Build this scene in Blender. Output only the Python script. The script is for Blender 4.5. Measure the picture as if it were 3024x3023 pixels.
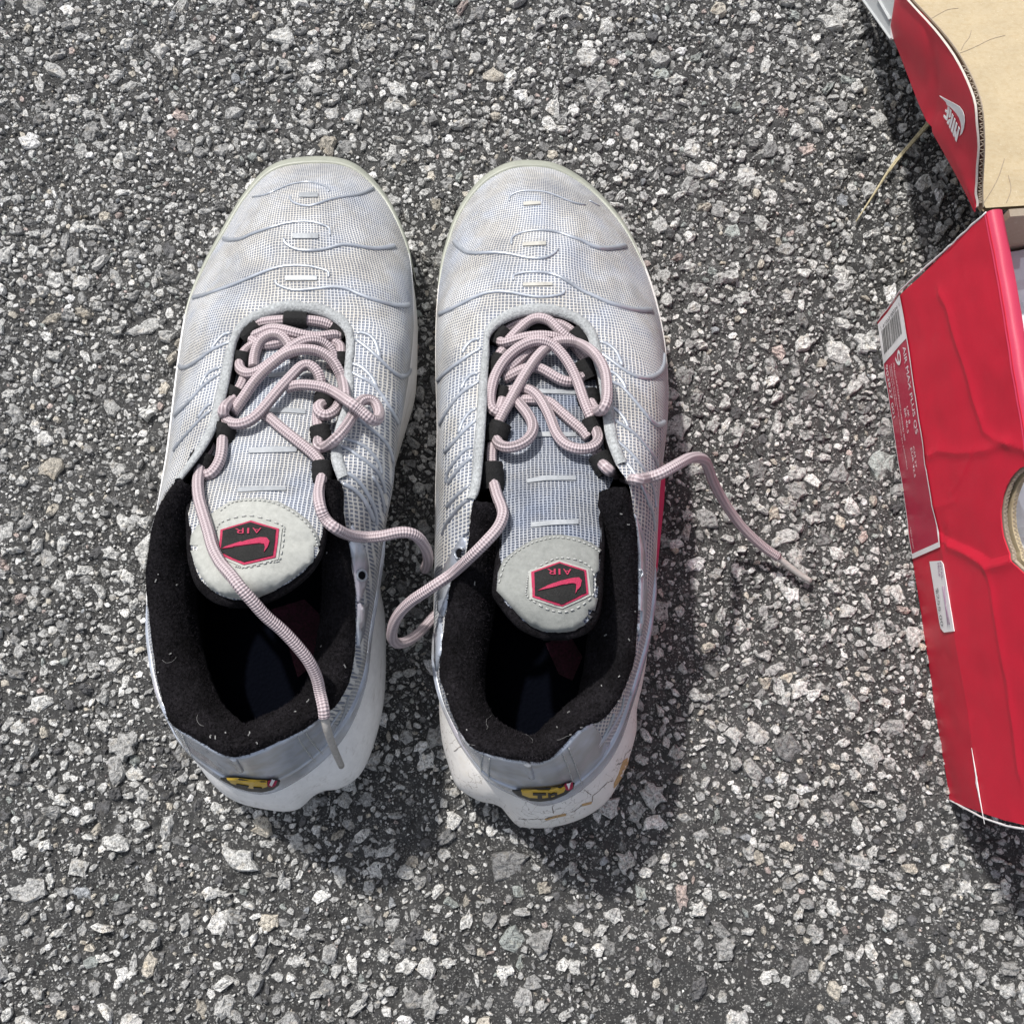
import bpy, math, random
import numpy as np
from mathutils import Vector, noise
from mathutils.bvhtree import BVHTree
from mathutils.geometry import delaunay_2d_cdt

for o in list(bpy.data.objects):
    bpy.data.objects.remove(o, do_unlink=True)
scene = bpy.context.scene
COL = scene.collection

# ------------------------------------------------------------------ camera
CAM_H, TILT, FPX = 0.47, math.radians(11.0), 3029.0
cd = bpy.data.cameras.new("camera")
cd.sensor_width = 36.0
cd.sensor_fit = 'HORIZONTAL'
cd.lens = 36.0 * FPX / 3024.0
cd.clip_start, cd.clip_end = 0.01, 200.0
cam = bpy.data.objects.new("camera", cd)
COL.objects.link(cam)
cam.location = (0, 0, CAM_H)
cam.rotation_euler = (TILT, 0, 0)
scene.camera = cam

# ------------------------------------------------------------------ light
SUN_EL, SUN_AZ = math.radians(54), math.radians(30)      # azimuth: west of north
to_sun = Vector((-math.sin(SUN_AZ) * math.cos(SUN_EL), math.cos(SUN_AZ) * math.cos(SUN_EL), math.sin(SUN_EL)))
w = bpy.data.worlds.new("World")
scene.world = w
w.use_nodes = True
nt = w.node_tree
nt.nodes.clear()
sky = nt.nodes.new("ShaderNodeTexSky")
sky.sky_type = 'NISHITA'
sky.sun_disc = False
sky.sun_elevation = SUN_EL
sky.sun_rotation = -SUN_AZ
sky.dust_density = 2.5
bg = nt.nodes.new("ShaderNodeBackground")
bg.inputs['Strength'].default_value = 0.125
wo = nt.nodes.new("ShaderNodeOutputWorld")
hs = nt.nodes.new("ShaderNodeHueSaturation")              # thin bright haze: a paler sky
hs.inputs['Saturation'].default_value = 0.4
nt.links.new(sky.outputs[0], hs.inputs['Color'])
nt.links.new(hs.outputs[0], bg.inputs[0])
nt.links.new(bg.outputs[0], wo.inputs[0])
sd = bpy.data.lights.new("sun", 'SUN')
sd.energy = 3.4
sd.angle = math.radians(2.0)
sd.color = (1.0, 0.96, 0.90)
sun = bpy.data.objects.new("sun", sd)
COL.objects.link(sun)
sun.rotation_euler = to_sun.to_track_quat('Z', 'Y').to_euler()
sun.location = to_sun * 3
scene.view_settings.view_transform = 'Standard'
scene.view_settings.look = 'None'
scene.view_settings.exposure = 0.28
scene.view_settings.gamma = 1.0
scene.cycles.use_denoising = True

# ------------------------------------------------------------------ helpers
random.seed(7)
rng = np.random.default_rng(7)
CT, ST = math.cos(TILT), math.sin(TILT)
CAMP = Vector((0, 0, CAM_H))

def ray(px, py):
    u = (px - 1512.0) / FPX
    v = (1512.0 - py) / FPX
    return Vector((u, v * CT + ST, v * ST - CT))

def at(px, py, z):
    d = ray(px, py)
    return CAMP + d * ((CAM_H - z) / -d.z)

def to_px(p):
    d = Vector(p) - CAMP
    f = -(d.y * -ST + d.z * CT)
    u = d.x / f
    v = (d.y * CT + d.z * ST) / f
    return 1512 + u * FPX, 1512 - v * FPX

def zz(pts, ox, oy, s):
    return [(ox + p[0] / s, oy + p[1] / s) + tuple(p[2:]) for p in pts]

def catmull(pts, n, closed=False):
    P = np.array(pts, float)
    m = len(P)
    segs = m if closed else m - 1
    out = []
    for k in range(n):
        t = k / n * segs if closed else k / (n - 1) * segs
        i = min(int(t), segs - 1)
        f = t - i
        if closed:
            a, b, c, d = P[(i - 1) % m], P[i % m], P[(i + 1) % m], P[(i + 2) % m]
        else:
            b, c = P[i], P[i + 1]
            a = P[i - 1] if i > 0 else 2 * b - c
            d = P[i + 2] if i + 2 < m else 2 * c - b
        out.append(0.5 * (2 * b + (c - a) * f + (2 * a - 5 * b + 4 * c - d) * f * f + (3 * b - a - 3 * c + d) * f ** 3))
    return np.array(out)

class MB:
    def __init__(s):
        s.v, s.f, s.uv, s.c = [], [], [], []
    def grid(s, P, UV=None, close_u=False, close_v=False):
        nu, nv = len(P), len(P[0])
        b = len(s.v)
        for i in range(nu):
            for j in range(nv):
                s.v.append(tuple(P[i][j]))
                s.uv.append(tuple(UV[i][j]) if UV is not None else (0, 0))
        for i in range(nu if close_u else nu - 1):
            for j in range(nv if close_v else nv - 1):
                i2, j2 = (i + 1) % nu, (j + 1) % nv
                s.f.append((b + i * nv + j, b + i2 * nv + j, b + i2 * nv + j2, b + i * nv + j2))
    def tube(s, pts, r, n=8, flat=1.0, up=None, cap=True, v0=0.0):
        P = [Vector(p) for p in pts]
        m = len(P)
        rs = r if hasattr(r, '__len__') else [r] * m
        b = len(s.v)
        L = v0
        N = None
        for i in range(m):
            t = (P[min(i + 1, m - 1)] - P[max(i - 1, 0)])
            t = t.normalized() if t.length > 1e-9 else Vector((1, 0, 0))
            if up is not None:
                N = up[i] if isinstance(up, list) else Vector(up)
                N = (N - t * N.dot(t)).normalized()
            elif N is None:
                N = t.orthogonal().normalized()
            else:
                N = (N - t * N.dot(t)).normalized()
            Bn = t.cross(N)
            if i:
                L += (P[i] - P[i - 1]).length
            for k in range(n):
                a = 2 * math.pi * k / n
                s.v.append(tuple(P[i] + N * math.cos(a) * rs[i] * flat + Bn * math.sin(a) * rs[i]))
                s.uv.append((L * 1000, k / n))
        for i in range(m - 1):
            for k in range(n):
                k2 = (k + 1) % n
                s.f.append((b + i * n + k, b + i * n + k2, b + (i + 1) * n + k2, b + (i + 1) * n + k))
        if cap:
            s.f.append(tuple(b + k for k in range(n))[::-1])
            s.f.append(tuple(b + (m - 1) * n + k for k in range(n)))
    def add(s, vs, fs, uv=None):
        b = len(s.v)
        s.v += [tuple(v) for v in vs]
        s.uv += uv if uv else [(0, 0)] * len(vs)
        s.f += [tuple(b + i for i in f) for f in fs]
    def box(s, lo, hi, fr=None):
        x0, y0, z0 = lo
        x1, y1, z1 = hi
        vs = [(x, y, z) for z in (z0, z1) for y in (y0, y1) for x in (x0, x1)]
        if fr:
            vs = [fr(*v) for v in vs]
        s.add(vs, [(0, 2, 3, 1), (4, 5, 7, 6), (0, 1, 5, 4), (2, 6, 7, 3), (0, 4, 6, 2), (1, 3, 7, 5)])
    def build(s, name, mat, parent=None, smooth=True, flip=False):
        me = bpy.data.meshes.new(name)
        fs = [f[::-1] for f in s.f] if flip else s.f
        me.from_pydata(s.v, [], fs)
        uvl = me.uv_layers.new(name="UVMap")
        li = np.empty(len(me.loops), np.int32)
        me.loops.foreach_get("vertex_index", li)
        uvl.data.foreach_set("uv", np.array(s.uv, np.float32)[li].ravel())
        if s.c:
            ca = me.color_attributes.new("tint", 'FLOAT_COLOR', 'POINT')
            cc = np.ones((len(s.v), 4), np.float32)
            cc[:, :3] = np.array(s.c, np.float32)
            ca.data.foreach_set("color", cc.ravel())
        me.materials.append(mat)
        if smooth:
            me.polygons.foreach_set("use_smooth", [True] * len(me.polygons))
        o = bpy.data.objects.new(name, me)
        COL.objects.link(o)
        if parent is not None:
            o.parent = parent
            o.matrix_parent_inverse = parent.matrix_world.inverted()
        return o
    def bvh(s):
        return BVHTree.FromPolygons([Vector(v) for v in s.v], s.f)

def thing(name, label, cat, loc=(0, 0, 0), group=None):
    o = bpy.data.objects.new(name, None)
    o.empty_display_size = 0.02
    COL.objects.link(o)
    o.location = loc
    bpy.context.view_layer.update()
    o['label'] = label
    o['category'] = cat
    if group:
        o['group'] = group
    return o

def smooth_sharp(o, ang=40):
    me = o.data
    me.polygons.foreach_set("use_smooth", [True] * len(me.polygons))
    me.set_sharp_from_angle(angle=math.radians(ang))

def drape(px, py, bvhs, off=0.0, default_z=0.0):
    d = ray(px, py).normalized()
    best = None
    for b in bvhs:
        h = b.ray_cast(CAMP, d)
        if h[0] is not None and (best is None or h[3] < best[3]):
            best = h
    if best is None:
        return at(px, py, default_z), Vector((0, 0, 1))
    n = best[1]
    if n.dot(d) > 0:
        n = -n
    return best[0] + n * off, n

def inside(poly, x, y):
    r = False
    j = len(poly) - 1
    for i in range(len(poly)):
        xi, yi = poly[i][:2]
        xj, yj = poly[j][:2]
        if (yi > y) != (yj > y) and x < (xj - xi) * (y - yi) / (yj - yi) + xi:
            r = not r
        j = i
    return r

def drape_poly(mb, poly, bvhs, off=0.0006, step=14.0, thick=0.0012, dense=8.0):
    """a sheet with thickness laid on the surface below an outline"""
    pts = []
    for i in range(len(poly)):
        a, b = poly[i], poly[(i + 1) % len(poly)]
        n = max(1, int(math.hypot(b[0] - a[0], b[1] - a[1]) / dense))
        for k in range(n):
            pts.append((a[0] + (b[0] - a[0]) * k / n, a[1] + (b[1] - a[1]) * k / n))
    nb = len(pts)
    xs = [p[0] for p in pts]
    ys = [p[1] for p in pts]
    allp = list(pts)
    y = min(ys) + step / 2
    while y < max(ys):
        x = min(xs) + step / 2
        while x < max(xs):
            if inside(pts, x, y) and min((x - p[0]) ** 2 + (y - p[1]) ** 2 for p in pts) > (0.45 * step) ** 2:
                allp.append((x, y))
            x += step
        y += step
    r = delaunay_2d_cdt([Vector(p) for p in allp], [(i, (i + 1) % nb) for i in range(nb)], [list(range(nb))], 1, 1e-4)
    hits = [drape(p[0], p[1], bvhs, off) for p in r[0]]
    vs = [h[0] for h in hits]
    m = len(vs)
    low = [h[0] - h[1] * thick for h in hits]
    fs = [tuple(f) if (vs[f[1]] - vs[f[0]]).cross(vs[f[2]] - vs[f[0]]).dot(hits[f[0]][1]) > 0 else tuple(f)[::-1] for f in r[2]]
    cnt = {}
    for f in fs:
        for i in range(len(f)):
            cnt[(f[i], f[(i + 1) % len(f)])] = 1
    side = [(b, a, a + m, b + m) for (a, b) in cnt if (b, a) not in cnt]
    mb.add(vs + low, fs + side, [(v.x * 1000, v.y * 1000) for v in vs + low])

def drape_line(pts, bvhs, off, n=None, sub=8.0):
    L = sum(math.hypot(pts[i + 1][0] - pts[i][0], pts[i + 1][1] - pts[i][1]) for i in range(len(pts) - 1))
    n = n or max(4, int(L / sub))
    q = catmull([p[:2] for p in pts], n)
    hs = [drape(p[0], p[1], bvhs, off) for p in q]
    return [h[0] for h in hs], [h[1] for h in hs]

TEXT_CACHE = {}
def text_mesh(body):
    if body in TEXT_CACHE:
        return TEXT_CACHE[body]
    cu = bpy.data.curves.new("lettering", 'FONT')
    cu.body = body
    cu.resolution_u = 3
    o = bpy.data.objects.new("lettering", cu)
    COL.objects.link(o)
    dg = bpy.context.evaluated_depsgraph_get()
    dg.update()
    me = bpy.data.meshes.new_from_object(o.evaluated_get(dg))
    vs = np.array([v.co[:2] for v in me.vertices])
    fs = [tuple(p.vertices) for p in me.polygons]
    bpy.data.objects.remove(o)
    bpy.data.curves.remove(cu)
    bpy.data.meshes.remove(me)
    lo, hi = vs.min(0), vs.max(0)
    vs = (vs - lo) / (hi - lo)
    TEXT_CACHE[body] = (vs, fs)
    return TEXT_CACHE[body]

def put_text(mb, body, fn):
    """fn maps (s along 0..1, t up 0..1) to a point"""
    vs, fs = text_mesh(body)
    mb.add([fn(float(a), float(b)) for a, b in vs], fs)

# ------------------------------------------------------------------ materials
def mat(name, col=(0.5, 0.5, 0.5), rough=0.6, metal=0.0, spec=0.5):
    m = bpy.data.materials.new(name)
    m.use_nodes = True
    b = m.node_tree.nodes['Principled BSDF']
    b.inputs['Base Color'].default_value = (*col, 1)
    b.inputs['Roughness'].default_value = rough
    b.inputs['Metallic'].default_value = metal
    b.inputs['Specular IOR Level'].default_value = spec
    return m

class NG:
    def __init__(s, m):
        s.t = m.node_tree
        s.b = s.t.nodes['Principled BSDF']
    def n(s, typ, **kw):
        x = s.t.nodes.new(typ)
        for k, v in kw.items():
            setattr(x, k, v)
        return x
    def l(s, a, b):
        s.t.links.new(a, b)
    def coord(s, which='Object'):
        return s.n('ShaderNodeTexCoord').outputs[which]
    def geo(s):
        return s.n('ShaderNodeNewGeometry').outputs['Position']
    def noise(s, vec, scale, detail=4, rough=0.6):
        x = s.n('ShaderNodeTexNoise')
        x.inputs['Scale'].default_value = scale
        x.inputs['Detail'].default_value = detail
        x.inputs['Roughness'].default_value = rough
        s.l(vec, x.inputs['Vector'])
        return x.outputs['Fac']
    def vor(s, vec, scale, feature='F1', out='Distance'):
        x = s.n('ShaderNodeTexVoronoi', feature=feature)
        x.inputs['Scale'].default_value = scale
        s.l(vec, x.inputs['Vector'])
        return x.outputs[out]
    def math(s, op, a, b=None, c=None, clamp=False):
        x = s.n('ShaderNodeMath', operation=op, use_clamp=clamp)
        for i, q in enumerate((a, b, c)):
            if q is None:
                continue
            if isinstance(q, (int, float)):
                x.inputs[i].default_value = q
            else:
                s.l(q, x.inputs[i])
        return x.outputs[0]
    def ramp(s, fac, stops, interp='LINEAR'):
        x = s.n('ShaderNodeValToRGB')
        x.color_ramp.interpolation = interp
        e = x.color_ramp.elements
        while len(e) < len(stops):
            e.new(0.5)
        for i, (p, c) in enumerate(stops):
            e[i].position = p
            e[i].color = (*c, 1) if hasattr(c, '__len__') else (c, c, c, 1)
        s.l(fac, x.inputs[0])
        return x.outputs[0]
    def mix(s, fac, a, b, mode='MIX'):
        x = s.n('ShaderNodeMix', data_type='RGBA', blend_type=mode)
        for i, q in ((0, fac), (6, a), (7, b)):
            if isinstance(q, (int, float)):
                x.inputs[i].default_value = q
            elif hasattr(q, '__len__'):
                x.inputs[i].default_value = (*q, 1)
            else:
                s.l(q, x.inputs[i])
        return x.outputs[2]
    def bump(s, h, dist=0.0005, strength=1.0):
        x = s.n('ShaderNodeBump')
        x.inputs['Distance'].default_value = dist
        x.inputs['Strength'].default_value = strength
        s.l(h, x.inputs['Height'])
        s.l(x.outputs[0], s.b.inputs['Normal'])
    def color(s, c):
        s.l(c, s.b.inputs['Base Color'])

# bitumen between the stones
m_bit = mat("bitumen", (0.04, 0.04, 0.042), 0.72)
g = NG(m_bit)
p = g.geo()
grain = g.vor(p, 900, out='Color')
sep = g.n('ShaderNodeSeparateColor')
g.l(grain, sep.inputs[0])
gd = g.vor(p, 900)
light = g.math('MULTIPLY', g.math('GREATER_THAN', sep.outputs[0], 0.80), g.math('LESS_THAN', gd, 0.42))
grain2 = g.vor(p, 1900, out='Color')
sep2 = g.n('ShaderNodeSeparateColor')
g.l(grain2, sep2.inputs[0])
light2 = g.math('MULTIPLY', g.math('GREATER_THAN', sep2.outputs[0], 0.84), 0.8)
lf = g.math('MAXIMUM', light, light2)
base = g.ramp(g.noise(p, 260, 6, 0.7), [(0.25, (0.028, 0.028, 0.029)), (0.55, (0.062, 0.062, 0.062)), (0.8, (0.14, 0.138, 0.134))])
big = g.ramp(g.noise(p, 14, 3), [(0.3, 0.75), (0.7, 1.25)])
base = g.mix(1.0, base, big, 'MULTIPLY')
g.color(g.mix(g.math('MULTIPLY', lf, sep.outputs[1]), base, (0.42, 0.42, 0.41)))
hh = g.math('ADD', g.noise(p, 700, 8, 0.75), g.math('MULTIPLY', g.noise(p, 2600, 3, 0.6), 0.35))
g.bump(g.math('ADD', hh, g.math('MULTIPLY', lf, 0.35)), 0.0016, 1.0)

# stones
def stone_mat(name):
    m = mat(name, (0.4, 0.4, 0.4), 0.75)
    g = NG(m)
    p = g.geo()
    at_ = g.n('ShaderNodeAttribute', attribute_name="tint")
    mott = g.ramp(g.noise(p, 560, 6, 0.75), [(0.34, 0.20), (0.43, 0.66), (0.50, 1.0), (0.66, 1.35)])
    fine = g.ramp(g.noise(p, 1500, 4, 0.75), [(0.36, 0.55), (0.48, 1.0), (0.64, 1.2)])
    mott = g.mix(1.0, mott, fine, 'MULTIPLY')
    c = g.mix(1.0, at_.outputs['Color'], mott, 'MULTIPLY')
    pit = g.math('LESS_THAN', g.noise(p, 1100, 4, 0.7), 0.40)
    c = g.mix(g.math('MULTIPLY', pit, 0.75), c, (0.07, 0.07, 0.07))
    warm = g.math('MULTIPLY', g.math('GREATER_THAN', g.noise(p, 190, 3), 0.60), 0.35)
    c = g.mix(warm, c, g.mix(1.0, c, (1.0, 0.9, 0.76), 'MULTIPLY'))
    g.color(c)
    h = g.math('ADD', g.noise(p, 520, 6, 0.7), g.math('MULTIPLY', g.noise(p, 1900, 3), 0.3))
    g.bump(h, 0.0016, 1.0)
    return m
m_stone = stone_mat("weathered_stone")

# woven mesh fabric
def weave(name, hi, lo, pu=1.6, pv=1.4, blue=0.6):
    m = mat(name, hi, 0.6, 0.0, 0.3)
    g = NG(m)
    uv = g.n('ShaderNodeUVMap', uv_map="UVMap").outputs[0]
    p = g.geo()
    wob = g.n('ShaderNodeTexNoise')
    wob.inputs['Scale'].default_value = 0.25
    g.l(uv, wob.inputs['Vector'])
    sx = g.n('ShaderNodeSeparateXYZ')
    add = g.n('ShaderNodeMixRGB', blend_type='ADD')
    add.inputs[0].default_value = 0.7
    g.l(uv, add.inputs[1])
    g.l(wob.outputs['Color'], add.inputs[2])
    g.l(add.outputs[0], sx.inputs[0])
    a = g.math('ABSOLUTE', g.math('SINE', g.math('MULTIPLY', sx.outputs[0], math.pi / pu)))
    b = g.math('ABSOLUTE', g.math('SINE', g.math('MULTIPLY', sx.outputs[1], math.pi / pv)))
    ha = g.ramp(a, [(0.42, 0.0), (0.72, 1.0)])
    hb_ = g.ramp(b, [(0.40, 0.0), (0.70, 1.0)])
    hole = g.math('MULTIPLY', ha, hb_)
    h = g.math('SUBTRACT', 1.0, hole)
    col = g.mix(hole, hi, lo)
    patch = g.ramp(g.noise(p, 42, 3), [(0.45, (1.0, 1.0, 1.0)), (0.66, (0.72, 0.79, 0.93))])  # bluish metallic sheen painted in as blotches
    col = g.mix(blue, col, g.mix(1.0, col, patch, 'MULTIPLY'))
    dirt = g.ramp(g.noise(p, 38, 6, 0.65), [(0.44, (1.0, 1.0, 1.0)), (0.56, (0.84, 0.81, 0.76)), (0.70, (0.62, 0.60, 0.58))])
    col = g.mix(0.85, col, g.mix(1.0, col, dirt, 'MULTIPLY'))
    g.color(col)
    g.bump(h, 0.0006, 0.9)
    return m
m_mesh = weave("silver_weave", (0.66, 0.66, 0.655), (0.20, 0.225, 0.285))
m_tmesh = weave("tongue_weave", (0.60, 0.61, 0.62), (0.15, 0.175, 0.235), 1.5, 1.3, 0.8)
m_tmesh_dim = weave("tongue_weave_shaded", (0.36, 0.38, 0.42), (0.06, 0.075, 0.115), 1.5, 1.3, 0.9)  # right tongue: same weave with shade put into the colour

def grainy(name, col, rough, amount=0.12, scale=300, bd=0.0003, metal=0.0, spec=0.5, sheen=0.0, coat=0.0):
    m = mat(name, col, rough, metal, spec)
    g = NG(m)
    p = g.geo()
    f = g.noise(p, scale, 5, 0.65)
    c = g.ramp(f, [(0.25, [max(0, x * (1 - 2 * amount)) for x in col]), (0.75, [min(1, x * (1 + 2 * amount)) for x in col])])
    f2 = g.noise(p, scale / 9, 3)
    c = g.mix(1.0, c, g.ramp(f2, [(0.3, 1 - amount), (0.7, 1.0)]), 'MULTIPLY')
    g.color(c)
    g.bump(f, bd, 0.8)
    g.b.inputs['Sheen Weight'].default_value = sheen
    g.b.inputs['Coat Weight'].default_value = coat
    return m

m_terry = grainy("black_terry", (0.012, 0.011, 0.013), 0.95, 0.6, 900, 0.0012, spec=0.08)
m_fuzz = grainy("black_terry_pile", (0.030, 0.027, 0.032), 0.95, 0.6, 900, 0.0003, spec=0.05)
m_lining = grainy("black_lining", (0.008, 0.008, 0.010), 0.95, 0.3, 800, 0.0004, spec=0.1)
m_foam = grainy("white_foam", (0.83, 0.825, 0.825), 0.5, 0.04, 260, 0.0002)
# scuffs on the foam
g = NG(m_foam)
p = g.geo()
src = g.b.inputs['Base Color'].links[0].from_socket
mp = g.n('ShaderNodeMapping')
mp.inputs['Scale'].default_value = (1, 0.28, 1)
g.l(p, mp.inputs[0])
sc = g.ramp(g.noise(mp.outputs[0], 210, 6, 0.75), [(0.55, (1, 1, 1)), (0.74, (0.55, 0.53, 0.50))])
g.color(g.mix(0.75, src, g.mix(1.0, src, sc, 'MULTIPLY')))
m_foam_old = grainy("cracked_white_foam", (0.76, 0.74, 0.72), 0.55, 0.05, 260, 0.0002)
g = NG(m_foam_old)
p = g.geo()
src = g.b.inputs['Base Color'].links[0].from_socket
ck = g.n('ShaderNodeTexVoronoi', feature='DISTANCE_TO_EDGE')
ck.inputs['Scale'].default_value = 150
wp = g.n('ShaderNodeTexNoise')
wp.inputs['Scale'].default_value = 90
wp.inputs['Detail'].default_value = 6
g.l(p, wp.inputs[0])
mv = g.n('ShaderNodeVectorMath', operation='MULTIPLY_ADD')
mv.inputs[1].default_value = (0.02, 0.02, 0.02)
g.l(wp.outputs['Color'], mv.inputs[0])
g.l(p, mv.inputs[2])
g.l(mv.outputs[0], ck.inputs[0])
crack = g.math('MULTIPLY', g.math('LESS_THAN', ck.outputs[0], 0.016), g.math('GREATER_THAN', g.noise(p, 60, 3), 0.47))
c = g.mix(g.math('MULTIPLY', crack, 0.7), src, (0.30, 0.27, 0.24))
dirt = g.ramp(g.noise(p, 130, 6, 0.75), [(0.5, (1, 1, 1)), (0.75, (0.66, 0.62, 0.54))])
g.color(g.mix(0.6, c, g.mix(1.0, c, dirt, 'MULTIPLY')))
m_rubber_toe = grainy("cream_rubber", (0.33, 0.345, 0.295), 0.42, 0.06, 150, 0.0002)
m_outsole = grainy("grey_rubber", (0.16, 0.16, 0.17), 0.6, 0.1, 300)
m_rib = grainy("silver_blue_plastic", (0.44, 0.475, 0.535), 0.28, 0.10, 60, 0.0001, metal=0.4)
m_bind = grainy("grey_binding_tape", (0.41, 0.43, 0.445), 0.85, 0.22, 900, 0.0010)
m_web = grainy("black_webbing", (0.010, 0.010, 0.011), 0.8, 0.3, 1500, 0.0004, spec=0.3)
m_nubuck = grainy("grey_nubuck", (0.39, 0.40, 0.38), 0.85, 0.08, 500, 0.0002, spec=0.2)
m_nubuck_dim = grainy("grey_nubuck_shaded", (0.25, 0.26, 0.25), 0.8, 0.09, 500, 0.0002, spec=0.3)  # right tongue patch: nubuck darkened in colour to stand for shade
m_badge = grainy("black_badge_felt", (0.012, 0.012, 0.012), 0.9, 0.4, 1600, 0.0003)
m_pink = grainy("pink_embroidery", (0.40, 0.015, 0.070), 0.7, 0.15, 2000, 0.0003)
m_tab = grainy("silver_foil_tab", (0.34, 0.36, 0.385), 0.5, 0.1, 300, 0.0002, metal=0.25)
m_tab_worn = grainy("worn_cream_tab", (0.46, 0.45, 0.415), 0.6, 0.1, 300, 0.0002)
m_silver = grainy("iridescent_silver", (0.47, 0.485, 0.52), 0.27, 0.12, 45, 0.0005, metal=0.5)
g = NG(m_silver)
p = g.geo()
ir = g.ramp(g.noise(p, 34, 3, 0.5), [(0.30, (0.36, 0.375, 0.40)), (0.46, (0.55, 0.60, 0.70)), (0.56, (0.44, 0.455, 0.48)), (0.66, (0.58, 0.54, 0.60)), (0.75, (0.42, 0.47, 0.55))])  # iridescent reflections painted as blue, pink and grey tones
g.color(ir)
m_yellow = grainy("yellow_print", (0.62, 0.40, 0.03), 0.35, 0.06, 300, 0.0001)
m_ink = mat("black_print", (0.012, 0.012, 0.012), 0.5)
m_magenta = mat("magenta_rubber", (0.50, 0.02, 0.10), 0.4)
m_insole = mat("navy_insole", (0.0022, 0.0028, 0.0055), 0.95, spec=0.02)
g = NG(m_insole)
p = g.geo()
ih = g.vor(p, 700)
g.bump(ih, 0.0004, 0.7)
m_insole_print = grainy("dark_pink_print", (0.045, 0.006, 0.018), 0.9, 0.5, 900, 0.0003)
m_tan = grainy("tan_inner_foam", (0.52, 0.34, 0.16), 0.8, 0.15, 600, 0.0005)
m_crackline = mat("dark_crack", (0.16, 0.135, 0.11), 0.9)
m_thread = mat("white_thread", (0.45, 0.46, 0.45), 0.8)
m_lint = mat("lint_fibre", (0.22, 0.22, 0.22), 0.8)

# braided lace
m_lace = mat("lilac_braid", (0.55, 0.44, 0.47), 0.5)
g = NG(m_lace)
uv = g.n('ShaderNodeUVMap', uv_map="UVMap").outputs[0]
sx = g.n('ShaderNodeSeparateXYZ')
g.l(uv, sx.inputs[0])
al = g.math('MULTIPLY', sx.outputs[0], 2 * math.pi / 2.0)
ar = g.math('MULTIPLY', sx.outputs[1], 2 * math.pi * 4)
d1 = g.math('SINE', g.math('ADD', al, ar))
d2 = g.math('SINE', g.math('SUBTRACT', al, ar))
hb = g.math('MULTIPLY', d1, d2)
hb = g.math('MULTIPLY_ADD', hb, 0.5, 0.5)
col = g.ramp(hb, [(0.10, (0.26, 0.205, 0.225)), (0.45, (0.45, 0.375, 0.40)), (0.85, (0.53, 0.455, 0.48))])
g.color(g.mix(g.math('GREATER_THAN', d2, 0.55), col, g.mix(1.0, col, (1.06, 1.06, 1.05), 'MULTIPLY')))
g.bump(hb, 0.0006, 0.8)
m_aglet = grainy("clear_lace_tip", (0.44, 0.42, 0.40), 0.3, 0.15, 700, 0.0003)

# cardboard
def card(name, col, rough=0.5, amt=0.05, fibre=0.0):
    m = mat(name, col, rough)
    g = NG(m)
    p = g.geo()
    f = g.noise(p, 2200, 3, 0.6)
    f2 = g.noise(p, 55, 4, 0.6)
    c = g.ramp(f, [(0.3, [x * (1 - amt) for x in col]), (0.7, [min(1, x * (1 + amt)) for x in col])])
    c = g.mix(1.0, c, g.ramp(f2, [(0.3, 1 - 2 * amt), (0.7, 1.0)]), 'MULTIPLY')
    if fibre:
        fl = g.ramp(g.noise(p, 420, 5, 0.7), [(0.45, (1, 1, 1)), (0.72, (0.86, 0.80, 0.70))])
        c = g.mix(fibre, c, g.mix(1.0, c, fl, 'MULTIPLY'))
        wt = g.math('MULTIPLY', g.math('GREATER_THAN', g.noise(p, 700, 4, 0.7), 0.64), 0.25)
        c = g.mix(wt, c, (0.72, 0.67, 0.55))
    g.color(c)
    hgt_ = g.math('ADD', g.math('MULTIPLY', f, 0.06), g.noise(p, 24, 2, 0.4))
    g.bump(hgt_, 0.0016, 0.55)
    return m
m_red = card("red_card", (0.56, 0.010, 0.036), 0.5)
m_redfoil = card("red_card_edge", (0.52, 0.032, 0.085), 0.5)
m_kraft = card("kraft_board", (0.45, 0.37, 0.245), 0.85, 0.07, 0.8)
m_kraftdark = card("kraft_wall", (0.34, 0.28, 0.22), 0.85, 0.05, 0.5)
m_edge = card("raw_card_edge", (0.50, 0.46, 0.40), 0.9, 0.15)
m_palecard = card("pale_card_edge", (0.62, 0.57, 0.52), 0.9, 0.1)
m_white = mat("white_print", (0.80, 0.79, 0.80), 0.5)
m_greycard = card("pale_grey_card", (0.47, 0.49, 0.50), 0.5)
m_tissue = card("white_tissue", (0.74, 0.76, 0.80), 0.8, 0.03)
m_violet = mat("violet_print", (0.30, 0.16, 0.28), 0.6)
m_greyink = mat("grey_ink", (0.17, 0.19, 0.20), 0.6)
m_labelred = card("label_red_card", (0.48, 0.018, 0.060), 0.36)
m_straw = grainy("dry_grass", (0.46, 0.40, 0.25), 0.6, 0.2, 500, 0.0003)

# ------------------------------------------------------------------ asphalt
X0, X1, Y0, Y1, DG = -0.36, 0.36, -0.23, 0.49, 0.0011
nx, ny = int((X1 - X0) / DG) + 1, int((Y1 - Y0) / DG) + 1
fx = np.fft.fftfreq(nx, DG)[:, None]
fy = np.fft.fftfreq(ny, DG)[None, :]
def field(sig):
    f = np.fft.ifft2(np.fft.fft2(rng.standard_normal((nx, ny))) * np.exp(-2 * (math.pi * sig) ** 2 * (fx ** 2 + fy ** 2))).real
    return f / f.std()
HG = 0.00046 * field(0.0009) + 0.00058 * field(0.0022) + 0.00034 * field(0.006) + 0.0004 * field(0.022)
HG = np.clip(HG, -0.0028, 0.0008) - 0.0010
def hgt(x, y):
    i = min(max(int((x - X0) / DG), 0), nx - 1)
    j = min(max(int((y - Y0) / DG), 0), ny - 1)
    return HG[i, j]

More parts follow.
